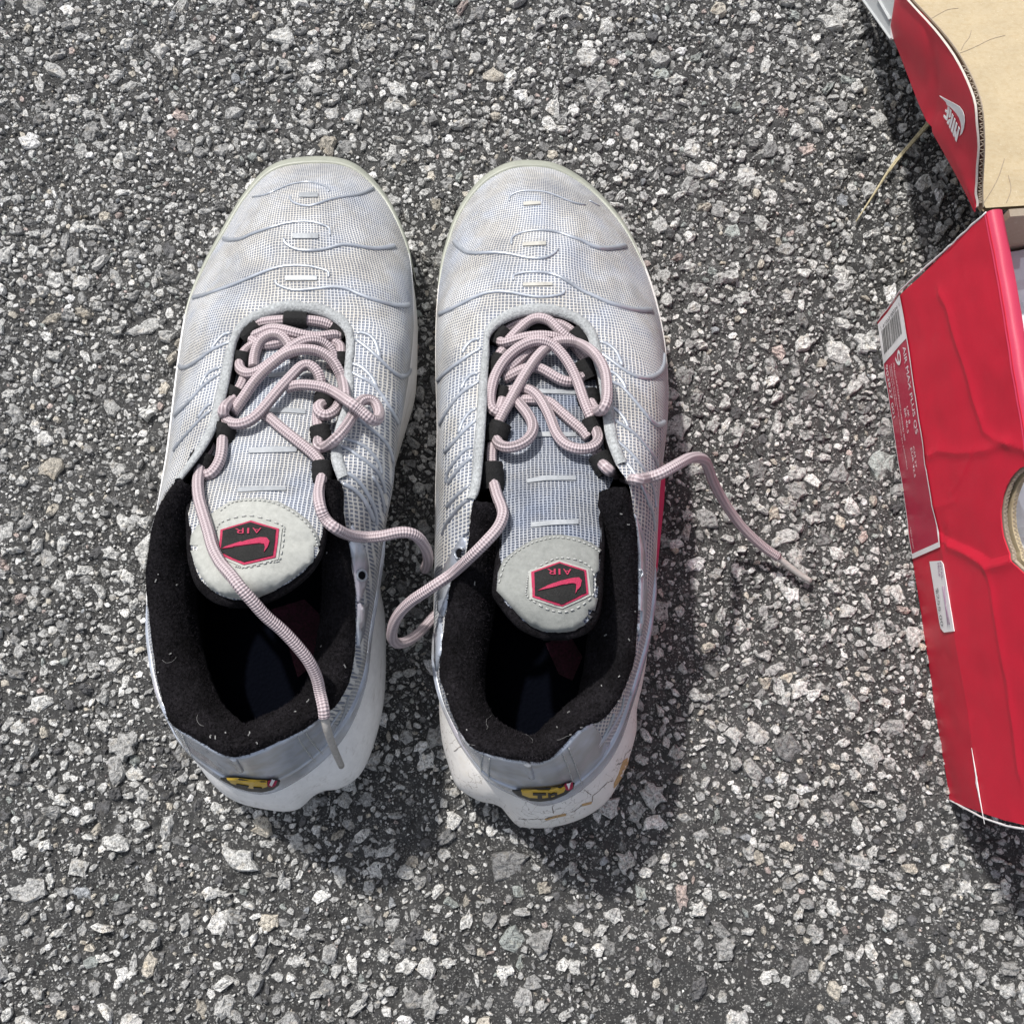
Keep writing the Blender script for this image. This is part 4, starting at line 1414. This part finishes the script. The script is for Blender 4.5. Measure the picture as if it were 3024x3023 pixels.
        for i in range(9):
            t = -1 + 2 * i / 8
            row = []
            for k in range(17):
                th = 2 * math.pi * k / 16
                rb = rr * (0.92 + 0.08 * (1 - t * t)) * (1 + 0.05 * math.sin(i * 2.4))
                row.append(c + dr * (hl * t) + upv * (math.cos(th) * rb * 0.80) + sdv * (math.sin(th) * rb))
            P_.append(row)
        mb.grid(P_)
        for i in (0, 8):
            mb.add([P_[i][k] for k in range(16)] + [c + dr * (hl * (-0.9 if i == 0 else 0.9))], [((k + 1) % 16, k, 16) for k in range(16)])
        mb.build("webbing_loop", m_web, root)
    # laces
    lc = MB()
    lobj = None
    for seg in S['laces']:
        P3 = []
        for q in seg:
            h = drape(q[0], q[1], [bt, bu, bb, bc, bm_], 0.0)[0]
            if len(q) > 3:
                h = at(q[0], q[1], q[3])
            else:
                h = h + (CAMP - h).normalized() * (0.0017 + q[2])
            P3.append(tuple(h))
        n = max(12, int(sum(math.hypot(seg[i + 1][0] - seg[i][0], seg[i + 1][1] - seg[i][1]) for i in range(len(seg) - 1)) / 5))
        c = catmull(P3, n)
        for _ in range(6):
            c[1:-1] = (c[:-2] + 2 * c[1:-1] + c[2:]) / 4
        lc.tube([Vector(q) for q in c], 0.00218, 12, v0=random.random() * 0.003)
    lobj = lc.build("lace", m_lace, root)
    for seg in S['aglets']:
        mb = MB()
        P3 = []
        for q in seg:
            h = at(q[0], q[1], q[3]) if len(q) > 3 else None
            if h is None:
                h = drape(q[0], q[1], [bt, bu, bb, bc, bm_], 0.0)[0]
                h = h + (CAMP - h).normalized() * (0.0017 + q[2])
            P3.append(tuple(h))
        c = catmull(P3, 14)
        mb.tube([Vector(q) for q in c], [0.0016 - 0.0003 * i / 13 for i in range(14)], 10)
        mb.build("aglet", m_aglet, lobj)
    for pts, r in S['cracks']:
        mb = MB(); P3, N3 = drape_line(pts, [bm_], 0.0001, sub=4)
        mb.tube([q + Vector((0, 0.0005 * noise.noise(q * 1500), 0)) for q in P3], [r * 0.6 * (0.5 + abs(noise.noise(q * 900)) * 1.6) for q in P3], 5, 0.3, up=N3)
        mb.build("foam_crack", m_crackline, mid)
    for pl in S['tan']:
        mb = MB(); drape_poly(mb, pl, [bm_], 0.0003, 7, 0.0004, 4)
        mb.build("bare_foam_patch", m_tan, mid, smooth=False)
    if S['pink_plate']:
        mb = MB()
        a_ = [at(x, y, 0.024) for x, y in S['pink_plate']]
        rows_ = [[q + Vector((-0.006, 0, 0.006)), q + Vector((0, 0, 0.003)), q + Vector((0.0006, 0, -0.004)), q + Vector((-0.001, 0, -0.018))] for q in a_]
        mb.grid(rows_); mb.build("shank_plate", m_magenta, root)
    # lint caught on the collar
    lt = MB()
    random.seed(S['seed'] + 5)
    for _ in range(20):
        i = random.randrange(4, 146); j = random.randrange(5, 24)
        q = fine[i][j] + Vector((0, 0, 0.0006))
        d = Vector((random.uniform(-1, 1), random.uniform(-1, 1), 0)).normalized()
        ln = random.choice((0.0004, 0.0006, 0.0006, 0.0009, 0.0009, 0.0013, 0.006))
        pts = []
        for k in range(7):
            d = (d + Vector((random.uniform(-.7, .7), random.uniform(-.7, .7), 0))).normalized()
            pts.append(q.copy()); q = q + d * ln / 6
            h = bc.ray_cast(q + Vector((0, 0, 0.02)), Vector((0, 0, -1)))
            if h[0] is not None: q.z = h[0].z + 0.0006
        lt.tube(pts, 0.00026 if ln < 0.002 else 0.00006, 4)
    o = lt.build("lint", m_lint, root, smooth=False)
    o['kind'] = 'stuff'
    return root

def Z1(p): return zz(p, 480, 400, 2.415)
def Z2(p): return zz(p, 480, 860, 2.415)
def Z3(p): return zz(p, 400, 1360, 2.1467)
def Z4(p): return zz(p, 400, 1900, 2.1467)
def Z5(p): return zz(p, 1240, 440, 2.415)
def Z6(p): return zz(p, 1240, 900, 2.415)
def Z7(p): return zz(p, 1200, 1460, 2.415)
def Z8(p): return zz(p, 1200, 1960, 2.415)
def rect(x0, y0, x1, y1): return [(x0, y0), (x1, y0), (x1, y1), (x0, y1)]
THIN, FAT = 0.00062, 0.0013
SIDE = 0.0009

LEFT = dict(seed=3, st=L_ST, foot=(800, 1500), label="silver mesh running shoe with clean uncracked white heel, lilac lace end hanging over its opening",
    mid=LEFT_MID, col=L_COL, tng=L_TNG, foam=m_foam, tmesh=m_tmesh, nubuck=m_nubuck, axis=-0.02, vampy=0.165, dome=0.0065,
    dents=[(870, 770, .03, .006, .0022), (1040, 660, .02, .008, .0012), (800, 880, .02, .005, .001)],
    toe=(-4.2, 5.4), toew=0.062, throat=(-9.9, 10.0), bindw=0.0042, toetab=m_tab,
    heel=(16.4, 22.6), heelmid=19.4, seams=(17.4, 21.7),
    insole_print=[[(800,1800),(900,1770),(960,1830),(930,1960),(880,2000),(850,1900)]],
    ribs=[(Z1([(1185,405),(1175,375),(1120,350),(1040,335),(950,345),(880,365),(800,400),(720,430),(640,442)]), THIN, THIN),
          (Z1([(910,435),(920,470),(970,495),(1040,505),(1110,490),(1180,465),(1290,440),(1390,425),(1460,400),(1505,376)]), THIN, FAT * .8),
          (Z1([(1195,718),(1190,668),(1140,640),(1060,618),(960,618),(860,635),(760,665),(640,705),(560,740),(480,748),(430,735)]), THIN, FAT),
          (Z1([(866,735),(875,770),(930,805),(1000,822),(1090,822),(1170,810),(1270,782),(1350,785),(1440,800),(1520,808),(1600,800),(1660,787)]), THIN, FAT),
          (Z1([(1185,1015),(1180,975),(1130,955),(1040,935),(940,930),(840,940),(740,970),(640,1010),(520,1060),(400,1105),(290,1142),(215,1160)]), THIN, FAT),
          (Z1([(809,1030),(812,1060),(860,1085),(940,1105),(1040,1100),(1140,1090),(1220,1083),(1310,1095),(1390,1130),(1480,1165),(1560,1190),(1650,1210),(1720,1215),(1760,1208)]), THIN, FAT)]
        + [(Z2(q), SIDE, FAT * f) for q, f in (
          ([(1375,345),(1450,400),(1530,470),(1600,540),(1660,590),(1710,610),(1750,590),(1765,560)], 1), ([(1380,300),(1430,300),(1480,320),(1515,360),(1530,400),(1550,480)], .8),
          ([(1345,580),(1420,620),(1490,660),(1560,740),(1610,820),(1650,890),(1680,945)], 1), ([(1350,520),(1400,535),(1450,570),(1500,630),(1525,690)], .8),
          ([(1350,880),(1420,930),(1480,980),(1540,1030),(1590,1080),(1625,1150),(1642,1225)], .9),
          ([(1260,1100),(1330,1130),(1400,1180),(1470,1230),(1530,1290),(1570,1370),(1585,1440)], .9), ([(1290,1050),(1370,1075),(1440,1110),(1500,1170),(1545,1240),(1562,1310)], .8),
          ([(490,360),(420,390),(340,430),(260,490),(200,530),(145,548),(118,530)], 1), ([(490,300),(440,310),(400,345),(370,385),(345,425)], .8),
          ([(410,590),(340,640),(270,700),(200,780),(130,850),(85,890)], 1), ([(415,545),(350,570),(300,620),(268,690)], .8),
          ([(350,850),(290,900),(220,970),(140,1060),(80,1140)], .9), ([(355,795),(300,840),(255,910)], .8))]
        + [(Z3(q), SIDE, FAT * .9) for q in ([(1310,70),(1390,110),(1450,180),(1490,250),(1520,330),(1530,410)], [(1310,145),(1380,180),(1440,240),(1480,310),(1510,385)], [(1500,100),(1545,180),(1570,270),(1575,330)])]
        + [(Z4([(1250,390),(1200,440),(1120,520),(1060,590),(1000,640),(950,690)]), SIDE, SIDE), (Z4([(1300,420),(1230,520),(1150,610),(1090,680),(1040,760)]), SIDE, SIDE), (Z4([(1350,330),(1310,470),(1240,580),(1170,690)]), SIDE, SIDE)],
    tabs_toe=[Z1(rect(975,415,1108,447)), Z1(rect(928,704,1110,740)), Z1(rect(876,1006,1102,1036))],
    tabs_tongue=[Z2([(620,1125),(780,1112),(960,1115),(955,1150),(780,1155),(615,1160)]), Z2([(750,842),(880,838),(1020,848),(1020,880),(880,870),(755,875)]), Z2([(760,595),(900,580),(1060,590),(1060,612),(900,610),(760,622)]), Z3([(650,175),(800,168),(950,170),(955,192),(800,196),(650,205)])],
    plates=[Z3([(1322,340),(1370,400),(1420,500),(1455,590),(1468,680),(1455,780),(1425,860),(1402,900),(1390,800),(1378,700),(1352,540),(1330,430)]),
            Z3([(1408,900),(1440,930),(1470,900),(1440,1080),(1405,1180),(1395,1050)]) ],
    eyelets=[(1060, 1698, 13)],
    stitch_tongue=[Z3([(545,330),(620,278),(710,264),(800,266),(895,288),(990,338),(1075,405),(1130,485),(1150,560)]), Z3([(515,470),(555,400),(735,362),(925,420),(940,480),(915,630),(850,655),(700,690),(640,682)])],
    patch=Z3([(525,315),(600,268),(700,250),(800,250),(900,268),(1000,318),(1090,385),(1150,475),(1172,560),(1150,620),(1060,690),(960,760),(860,822),(760,862),(680,872),(580,852),(490,812),(430,742),(390,672),(352,560),(362,480),(400,420),(460,370)]),
    hex=Z3([(545,445),(735,388),(912,440),(888,620),(690,668),(532,598)]),
    swoosh=Z3([(562,572),(640,546),(720,520),(795,503),(835,506),(852,528),(842,560),(815,597),(822,566),(818,549),(790,544),(740,550),(660,562)]),
    air=(Z3([(643,444)])[0], Z3([(802,476)])[0]),
    tn_black=Z4([(545,842),(640,838),(720,850),(830,858),(912,855),(905,880),(865,910),(800,925),(720,918),(640,895)]),
    tn_yellow=Z4([(580,853),(650,853),(720,862),(830,870),(836,900),(800,914),(740,914),(660,898),(610,880)]),
    tn_letters=[Z4([(645,880),(720,893),(716,902),(640,889)]), Z4([(668,884),(692,888),(712,912),(690,908)]), Z4([(748,900),(800,903),(805,914),(790,914),(784,909),(765,907),(768,913),(752,912)])],
    tn_dot=(*Z4([(860, 874)])[0], 13),
    loops=[(*Z2([(950,205)])[0], 3, 56, 44, .0028), (*Z2([(628,300)])[0], -38, 52, 46, .0032), (*Z2([(1262,290)])[0], 35, 44, 44, .0028), (*Z2([(560,495)])[0], -78, 40, 46, .0032), (*Z2([(1265,490)])[0], 85, 34, 40, .0028),
           (*Z2([(505,748)])[0], -62, 40, 50, .0034), (*Z2([(1158,782)])[0], 98, 34, 56, .0034), (*Z2([(428,1012)])[0], -72, 40, 62, .0038), (*Z2([(1128,1025)])[0], 80, 42, 50, .0036), (*Z2([(275,1222)])[0], -70, 42, 60, .0040), (*Z2([(1140,1285)])[0], 88, 46, 50, .0036)],
    laces=[[(q[0], q[1], q[2]) for q in Z2(s)] for s in (
        [(640,262,0),(700,228,.001),(800,212,.001),(950,205,.001),(1100,215,.001),(1200,245,.001),(1262,290,0)],
        [(655,345,.0005),(640,350,.001),(720,385,.0005),(820,372,.0005),(930,345,.0005),(1010,350,.0005)],
        [(650,320,.001),(700,300,.003),(760,272,.004),(830,270,.004),(920,292,.004),(1010,316,.003),(1120,326,.003),(1210,312,.003),(1250,322,.002),(1235,350,.0005),(1190,360,0)],
        [(560,470,.002),(590,430,.0005),(625,400,.0005),(655,385,.0005)],
        [(650,545,.001),(652,480,.002),(670,410,.003),(700,355,.004),(750,318,.005),(805,306,.005),(855,325,.004),(895,372,.003),(915,415,.002),(930,470,.0005)],
        [(1215,365,.0005),(1262,385,.001),(1275,420,.001),(1270,470,.001)],
        [(570,470,.001),(545,530,.003),(570,575,.004),(625,590,.004),(690,570,.005),(760,520,.006),(850,455,.0075),(930,395,.0085),(1000,358,.0085),(1070,348,.008),(1140,368,.006),(1195,415,.004),(1220,475,.002),(1200,550,.0005)],
        [(500,870,.0015),(545,805,.002),(590,740,.003),(640,665,.004),(710,585,.005),(790,515,.0065),(870,455,.008),(960,422,.0085),(1060,418,.0085),(1140,442,.008),(1210,495,.007),(1255,565,.006),(1285,640,.005),(1300,720,.004),(1305,790,.002)],
        [(520,760,.002),(470,800,.004),(435,845,.005),(438,895,.006),(475,935,.006),(540,950,.006),(615,930,.006),(690,870,.006),(770,775,.006),(850,680,.006),(925,600,.006),(985,540,.006),(1045,528,.006),(1100,570,.005),(1125,630,.003),(1130,690,.001)],
        [(880,695,.003),(960,670,.0045),(1060,672,.006),(1160,690,.008),(1250,735,.010),(1330,790,.011),(1400,842,.011),(1460,895,.0105),(1505,925,.0095),(1540,910,.008),(1545,860,.0065),(1520,800,.0055),(1470,772,.005),(1415,785,.005),(1385,830,.0045),(1350,900,.004),(1300,980,.0045),(1230,1060,.005),(1165,1110,.005),(1110,1110,.004),(1115,1050,.0015)],
        [(1165,800,.002),(1112,815,.004),(1112,860,.005),(1155,890,.0055),(1210,870,.006),(1255,815,.006),(1280,750,.004),(1290,690,.002)],
        [(1110,850,.002),(1103,910,.001),(1112,970,.001),(1130,1030,.001)],
        [(690,850,.001),(760,900,.001),(850,978,.001),(950,1058,.001),(1040,1130,.0015),(1100,1185,.002),(1135,1240,.002),(1140,1300,.0015)],
        [(430,1010,.001),(425,1090,.003),(420,1160,.003),(400,1230,.0015),(350,1300,.0005),(310,1310,0)],
        [(345,1085,.0015),(310,1140,.0015),(280,1210,.0015)],
        [(590,600,.0005),(560,680,.0005),(520,740,.001)],
        )] + [
        [(594,1366,.0025),(588,1395,.003),(584,1430,.003),(588,1475,.003),(602,1525,.003),(617,1575,.003),(630,1622,.003),(653,1665,.002),(682,1698,.002),(710,1735,.004,.1205),(747,1777,.004,.118),(785,1820,0,.114),(830,1858,0,.110),(873,1903,0,.106),(912,1952,0,.1015),(935,2000,0,.0965),(945,2045,0,.0935),(955,2090,0,.0945),(958,2118,0,.0935)],
        [(952,1400,.002),(948,1425,.003),(941,1458,.004),(946,1500,.005),(962,1535,.006),(990,1560,.006),(1030,1580,.005),(1080,1586,.004),(1130,1583,0,.092),(1180,1572,0,.092),(1218,1576,0,.090),(1245,1598,0,.085),(1262,1632,0,.075),(1264,1660,0,.06),(1255,1680,0,.045)]],
    aglets=[[(957,2112,0,.0935),(968,2160,0,.088),(988,2215,0,.072),(1008,2261,0,.056)]],
    cracks=[], tan=[], pink_plate=None)

RIGHT = dict(seed=21, st=R_ST, foot=(1610, 1500), label="silver mesh running shoe with cracked white heel, one lilac lace end trailing toward the box",
    mid=RIGHT_MID, col=R_COL, tng=R_TNG, foam=m_foam_old, tmesh=m_tmesh_dim, nubuck=m_nubuck_dim, axis=0.03, vampy=0.165, dome=0.0045,
    dents=[(1550, 640, .022, .010, .0035), (1700, 800, .025, .007, .0018), (1400, 790, .015, .006, .0012)],
    toe=(-4.4, 5.6), toew=0.058, throat=(-10.0, 10.7), bindw=0.0042, toetab=m_tab_worn,
    heel=(18.6, 24.6), heelmid=21.4, seams=(19.9, 23.2),
    insole_print=[[(1610,1900),(1680,1870),(1720,1940),(1690,2010),(1650,1990)]],
    ribs=[(Z5([(640,375),(640,345),(680,318),(740,303),(830,303),(910,315),(980,340),(1040,365),(1110,390),(1180,402)]), THIN, THIN), (Z5([(1205,370),(1245,392),(1280,410)]), THIN, THIN),
          (Z5([(655,685),(655,640),(700,610),(770,590),(850,583),(940,590),(1010,605),(1090,635),(1160,660),(1230,695),(1310,712),(1400,705),(1470,688)]), THIN, FAT * 1.2),
          (Z5([(985,712),(960,745),(900,775),(830,783),(750,775),(660,755),(570,742),(480,742),(390,745),(330,735),(280,700),(240,655)]), THIN, FAT),
          (Z5([(670,940),(670,905),(740,885),(830,880),(920,890),(1000,915),(1080,965),(1160,1015),(1250,1055),(1350,1100),(1450,1130),(1540,1150),(1660,1150)]), THIN, FAT * 1.2),
          (Z5([(1030,1005),(1020,1035),(940,1052),(850,1058),(750,1045),(650,1025),(560,1018),(470,1030),(380,1065),(280,1115),(190,1160),(135,1178)]), THIN, FAT)]
        + [(Z6(q), SIDE, FAT * f) for q, f in (
          ([(1280,340),(1350,390),(1430,450),(1510,500),(1590,525),(1660,515),(1715,480),(1738,420),(1742,350)], 1), ([(1280,265),(1340,285),(1395,330),(1420,375),(1445,440)], .8),
          ([(1350,550),(1430,580),(1490,640),(1550,710),(1600,770),(1650,830),(1700,860),(1750,835)], 1), ([(1340,475),(1400,500),(1450,560),(1470,610)], .8),
          ([(1340,790),(1410,840),(1490,890),(1560,950),(1620,1020),(1670,1090),(1695,1145)], .9), ([(1350,725),(1410,760),(1460,820),(1485,880)], .8),
          ([(1390,960),(1460,1020),(1530,1090),(1600,1180),(1650,1270),(1675,1370),(1680,1440)], .9), ([(1420,1080),(1490,1150),(1550,1240),(1600,1330),(1640,1440)], .9),
          ([(440,310),(370,350),(300,400),(230,450),(160,510),(125,545)], 1), ([(430,245),(380,255),(330,295),(303,350)], .8),
          ([(425,545),(360,590),(290,640),(230,710),(180,790),(142,860)], 1), ([(420,490),(370,500),(320,550),(293,610)], .8),
          ([(405,820),(340,880),(280,940),(220,1010),(175,1055)], .9), ([(405,740),(350,775),(300,850),(278,920)], .8),
          ([(380,1085),(310,1140),(250,1210),(205,1275)], .9), ([(375,1010),(310,1050),(250,1120),(205,1190),(187,1275)], .8),
          ([(350,1290),(290,1340),(230,1400),(190,1445)], .8))]
        + [(Z7([(475,20),(400,70),(330,150),(280,220),(255,290)]), SIDE, SIDE), (Z7([(1620,140),(1680,300),(1700,420),(1695,600),(1700,760),(1680,900),(1650,1050)]), SIDE, SIDE), (Z7([(1720,0),(1760,160),(1770,260)]), SIDE, SIDE)]
        + [(Z8([(1550,230),(1530,330),(1480,430),(1420,520),(1340,620)]), SIDE, SIDE), (Z8([(1480,350),(1440,450),(1390,540),(1310,640)]), SIDE, SIDE), (Z8([(1600,180),(1580,330),(1530,450),(1450,570),(1330,730)]), SIDE, SIDE)],
    tabs_toe=[Z5([(738,385),(790,378),(860,380),(862,400),(800,405),(740,408)]), Z5([(735,672),(810,668),(896,665),(897,690),(810,694),(735,697)]), Z5([(735,960),(840,955),(945,958),(945,978),(840,980),(735,982)])],
    tabs_tongue=[Z6([(850,605),(980,610),(1120,612),(1118,645),(980,640),(850,635)]), Z6([(820,915),(960,912),(1110,915),(1110,945),(960,945),(820,945)]), Z6([(760,1250),(900,1222),(1110,1225),(1112,1255),(900,1258),(765,1275)]), Z7([(890,205),(1050,190),(1225,182),(1225,215),(1050,222),(890,240)])],
    plates=[Z7([(452,262),(400,312),(345,400),(290,500),(258,590),(240,720),(236,830),(268,868),(292,800),(325,640),(380,560),(425,470),(445,380)]), Z7([(1625,150),(1665,300),(1690,420),(1690,560),(1705,700),(1695,860),(1660,1010),(1640,960),(1648,700),(1645,400)]),
            Z7([(245,870),(262,1000),(250,1130),(225,1260),(212,1180),(215,1000)])],
    eyelets=[(*Z7([(402,420)])[0], 14), (*Z7([(1640,560)])[0], 9)],
    stitch_tongue=[Z7([(668,640),(705,520),(750,455),(830,395),(920,350),(1010,325),(1100,320),(1210,338),(1310,380),(1375,425)]), Z7([(880,560),(1090,462),(1300,525),(1322,720),(1108,838),(880,745),(865,650),(880,560)])],
    patch=Z7([(650,690),(662,560),(700,470),(790,400),(900,333),(1000,302),(1100,296),(1220,312),(1320,357),(1385,405),(1382,560),(1366,700),(1332,850),(1290,908),(1200,958),(1080,976),(980,964),(890,925),(810,860),(735,775)]),
    hex=Z7([(892,560),(1090,486),(1275,546),(1294,715),(1110,800),(902,735)]),
    swoosh=Z7([(942,697),(1020,655),(1100,625),(1180,608),(1218,604),(1238,628),(1230,668),(1198,712),(1206,678),(1204,655),(1180,646),(1100,656),(1020,680)]),
    air=(Z7([(1005,548)])[0], Z7([(1168,588)])[0]),
    tn_black=Z8([(760,888),(900,878),(1040,868),(1120,852),(1190,834),(1180,868),(1130,912),(1040,950),(960,962),(880,956),(815,932)]),
    tn_yellow=Z8([(822,892),(920,886),(1040,876),(1112,862),(1135,880),(1120,908),(1040,942),(960,953),(880,948),(828,928)]),
    tn_letters=[Z8([(905,910),(995,910),(995,924),(905,924)]), Z8([(936,922),(966,922),(970,952),(938,952)]), Z8([(1008,912),(1024,912),(1024,918),(1050,906),(1072,910),(1076,935),(1058,940),(1054,922),(1030,928),(1030,948),(1012,950)])],
    tn_dot=(*Z8([(1148, 862)])[0], 13),
    loops=[(*Z6([(565,230)])[0], -55, 50, 54, .0032), (*Z6([(1135,235)])[0], 50, 46, 52, .0030), (*Z6([(865,165)])[0], 2, 56, 32, .0005), (*Z6([(550,430)])[0], -65, 50, 46, .0030), (*Z6([(1185,470)])[0], 65, 50, 52, .0032), (*Z6([(590,650)])[0], -75, 44, 36, .0025), (*Z6([(1200,670)])[0], 75, 42, 56, .0028),
           (*Z6([(552,920)])[0], -68, 52, 56, .0038), (*Z6([(1240,870)])[0], 75, 42, 52, .0038), (*Z6([(510,1225)])[0], 86, 62, 60, .0038), (*Z6([(1305,1135)])[0], 62, 48, 54, .0038)],
    laces=[[(q[0], q[1], q[2]) for q in Z6(s)] for s in (
        [(560,250,.001),(600,190,.001),(680,140,.001),(760,125,.001),(950,130,.001),(1040,160,.001),(1110,215,.001)],
        [(600,300,.001),(650,235,.003),(720,165,.004),(790,110,.005),(860,95,.006),(930,120,.006),(990,180,.005),(1050,235,.003),(1110,270,.001)],
        [(560,250,.001),(590,275,.0035),(650,262,.0055),(740,235,.006),(850,220,.006),(940,228,.005),(1000,250,.003),(1060,300,.001)],
        [(560,370,.0005),(590,330,.001),(630,300,.0005)], [(1100,290,.001),(1150,350,.001),(1200,400,.001)],
        [(590,680,.002),(560,765,.004),(515,745,.006),(500,690,.0065),(510,600,.007),(540,500,.0075),(600,400,.008),(690,315,.009),(790,265,.010),(870,258,.010),(950,290,.009),(1020,360,.008),(1080,450,.007),(1130,560,.006),(1170,680,.0055),(1210,780,.005),(1240,840,.003),(1250,900,.002)],
        [(555,850,.003),(590,780,.004),(640,690,.005),(700,580,.006),(760,480,.007),(830,380,.007),(900,310,.007),(970,270,.0075),(1060,262,.008),(1150,285,.009),(1230,335,.009),(1290,410,.009),(1325,500,.009),(1335,600,.009),(1330,690,.008),(1300,750,.007),(1260,755,.006),(1230,720,.004),(1210,670,.001)],
        [(590,480,.001),(640,450,.003),(700,400,.004),(770,340,.004),(830,310,.003)],
        [(600,530,.001),(660,500,.002),(740,460,.003),(810,445,.003),(870,460,.003),(940,500,.003),(1010,540,.0025),(1080,550,.002),(1150,520,.001),(1180,480,.0005)],
        [(610,720,.0005),(680,680,.0015),(720,720,.003),(770,780,.004),(805,850,.005),(800,920,.006),(750,980,.0065),(670,1015,.0065),(600,1015,.006),(550,980,.004),(548,930,.001)],
        [(620,620,.0005),(720,600,.0015),(790,610,.003),(850,660,.003),(900,740,.003),(940,830,.003),(970,910,.0035),(1020,980,.004),(1090,1020,.005),(1170,1030,.0055),(1240,1010,.006),(1275,960,.006),(1262,910,.004),(1245,860,.001)],
        [(700,680,.0003),(850,680,.0003),(930,700,.0003),(1010,770,.0003),(1090,840,.0003),(1160,900,.0003),(1200,950,.0003)],
        [(1240,1010,.001),(1270,1060,.001),(1300,1130,.001)],
        [(520,990,.001),(510,1060,.002),(510,1130,.002),(515,1200,.001)],
        )] + [
        [(1452,1410,.002),(1460,1435,.003),(1470,1470,.004),(1482,1500,.005),(1485,1525,.006),(1470,1560,.006),(1435,1600,.006),(1390,1645,.006),(1340,1690,.006),(1300,1718,0,.091),(1255,1748,0,.088),(1215,1775,0,.083),(1180,1810,0,.076),(1160,1850,0,.068),(1158,1885,0,.060),(1175,1900,0,.054),(1205,1892,0,.048),(1245,1862,0,.040),(1290,1810,0,.032)],
        [(1780,1372,.005),(1802,1392,.0062),(1830,1408,.007),(1870,1417,.005),(1910,1412,.006),(1950,1400,0,.099),(2000,1372,0,.096),(2040,1352,0,.088),(2075,1355,0,.076),(2090,1378,0,.063),(2105,1420,0,.049),(2140,1485,0,.034),(2190,1555,0,.021),(2250,1612,0,.012),(2297,1645,0,.008)]],
    aglets=[[(2292,1640,0,.008),(2320,1664,0,.006),(2360,1695,0,.0045),(2394,1716,0,.0035)]],
    cracks=[(Z8([(800,1105),(870,1108),(940,1105),(980,1108),(1010,1095),(1080,1080),(1140,1068)]), .0004), (Z8([(1140,1068),(1200,1045),(1260,1005),(1320,985),(1330,940),(1380,900),(1430,850),(1475,830)]), .0004), (Z8([(1315,935),(1270,900)]), .0003), (Z8([(1050,1060),(1040,1020),(1055,1005)]), .0003), (Z8([(1500,720),(1550,690),(1560,650),(1600,610)]), .00035), (Z8([(340,620),(400,590),(440,640)]), .00025)],
    tan=[Z8([(1575,670),(1592,668),(1580,720),(1545,790),(1500,860),(1478,885),(1480,850),(1510,790),(1530,730),(1545,690)]), Z8([(985,1105),(1060,1082),(1135,1066),(1140,1078),(1060,1095),(1000,1112)]), Z8([(1250,1000),(1320,982),(1318,995),(1255,1012)])],
    pink_plate=[(1962,1400),(1961,1440),(1958,1490),(1953,1540),(1948,1590),(1943,1640),(1938,1690)])

build_shoe(LEFT)
build_shoe(RIGHT)
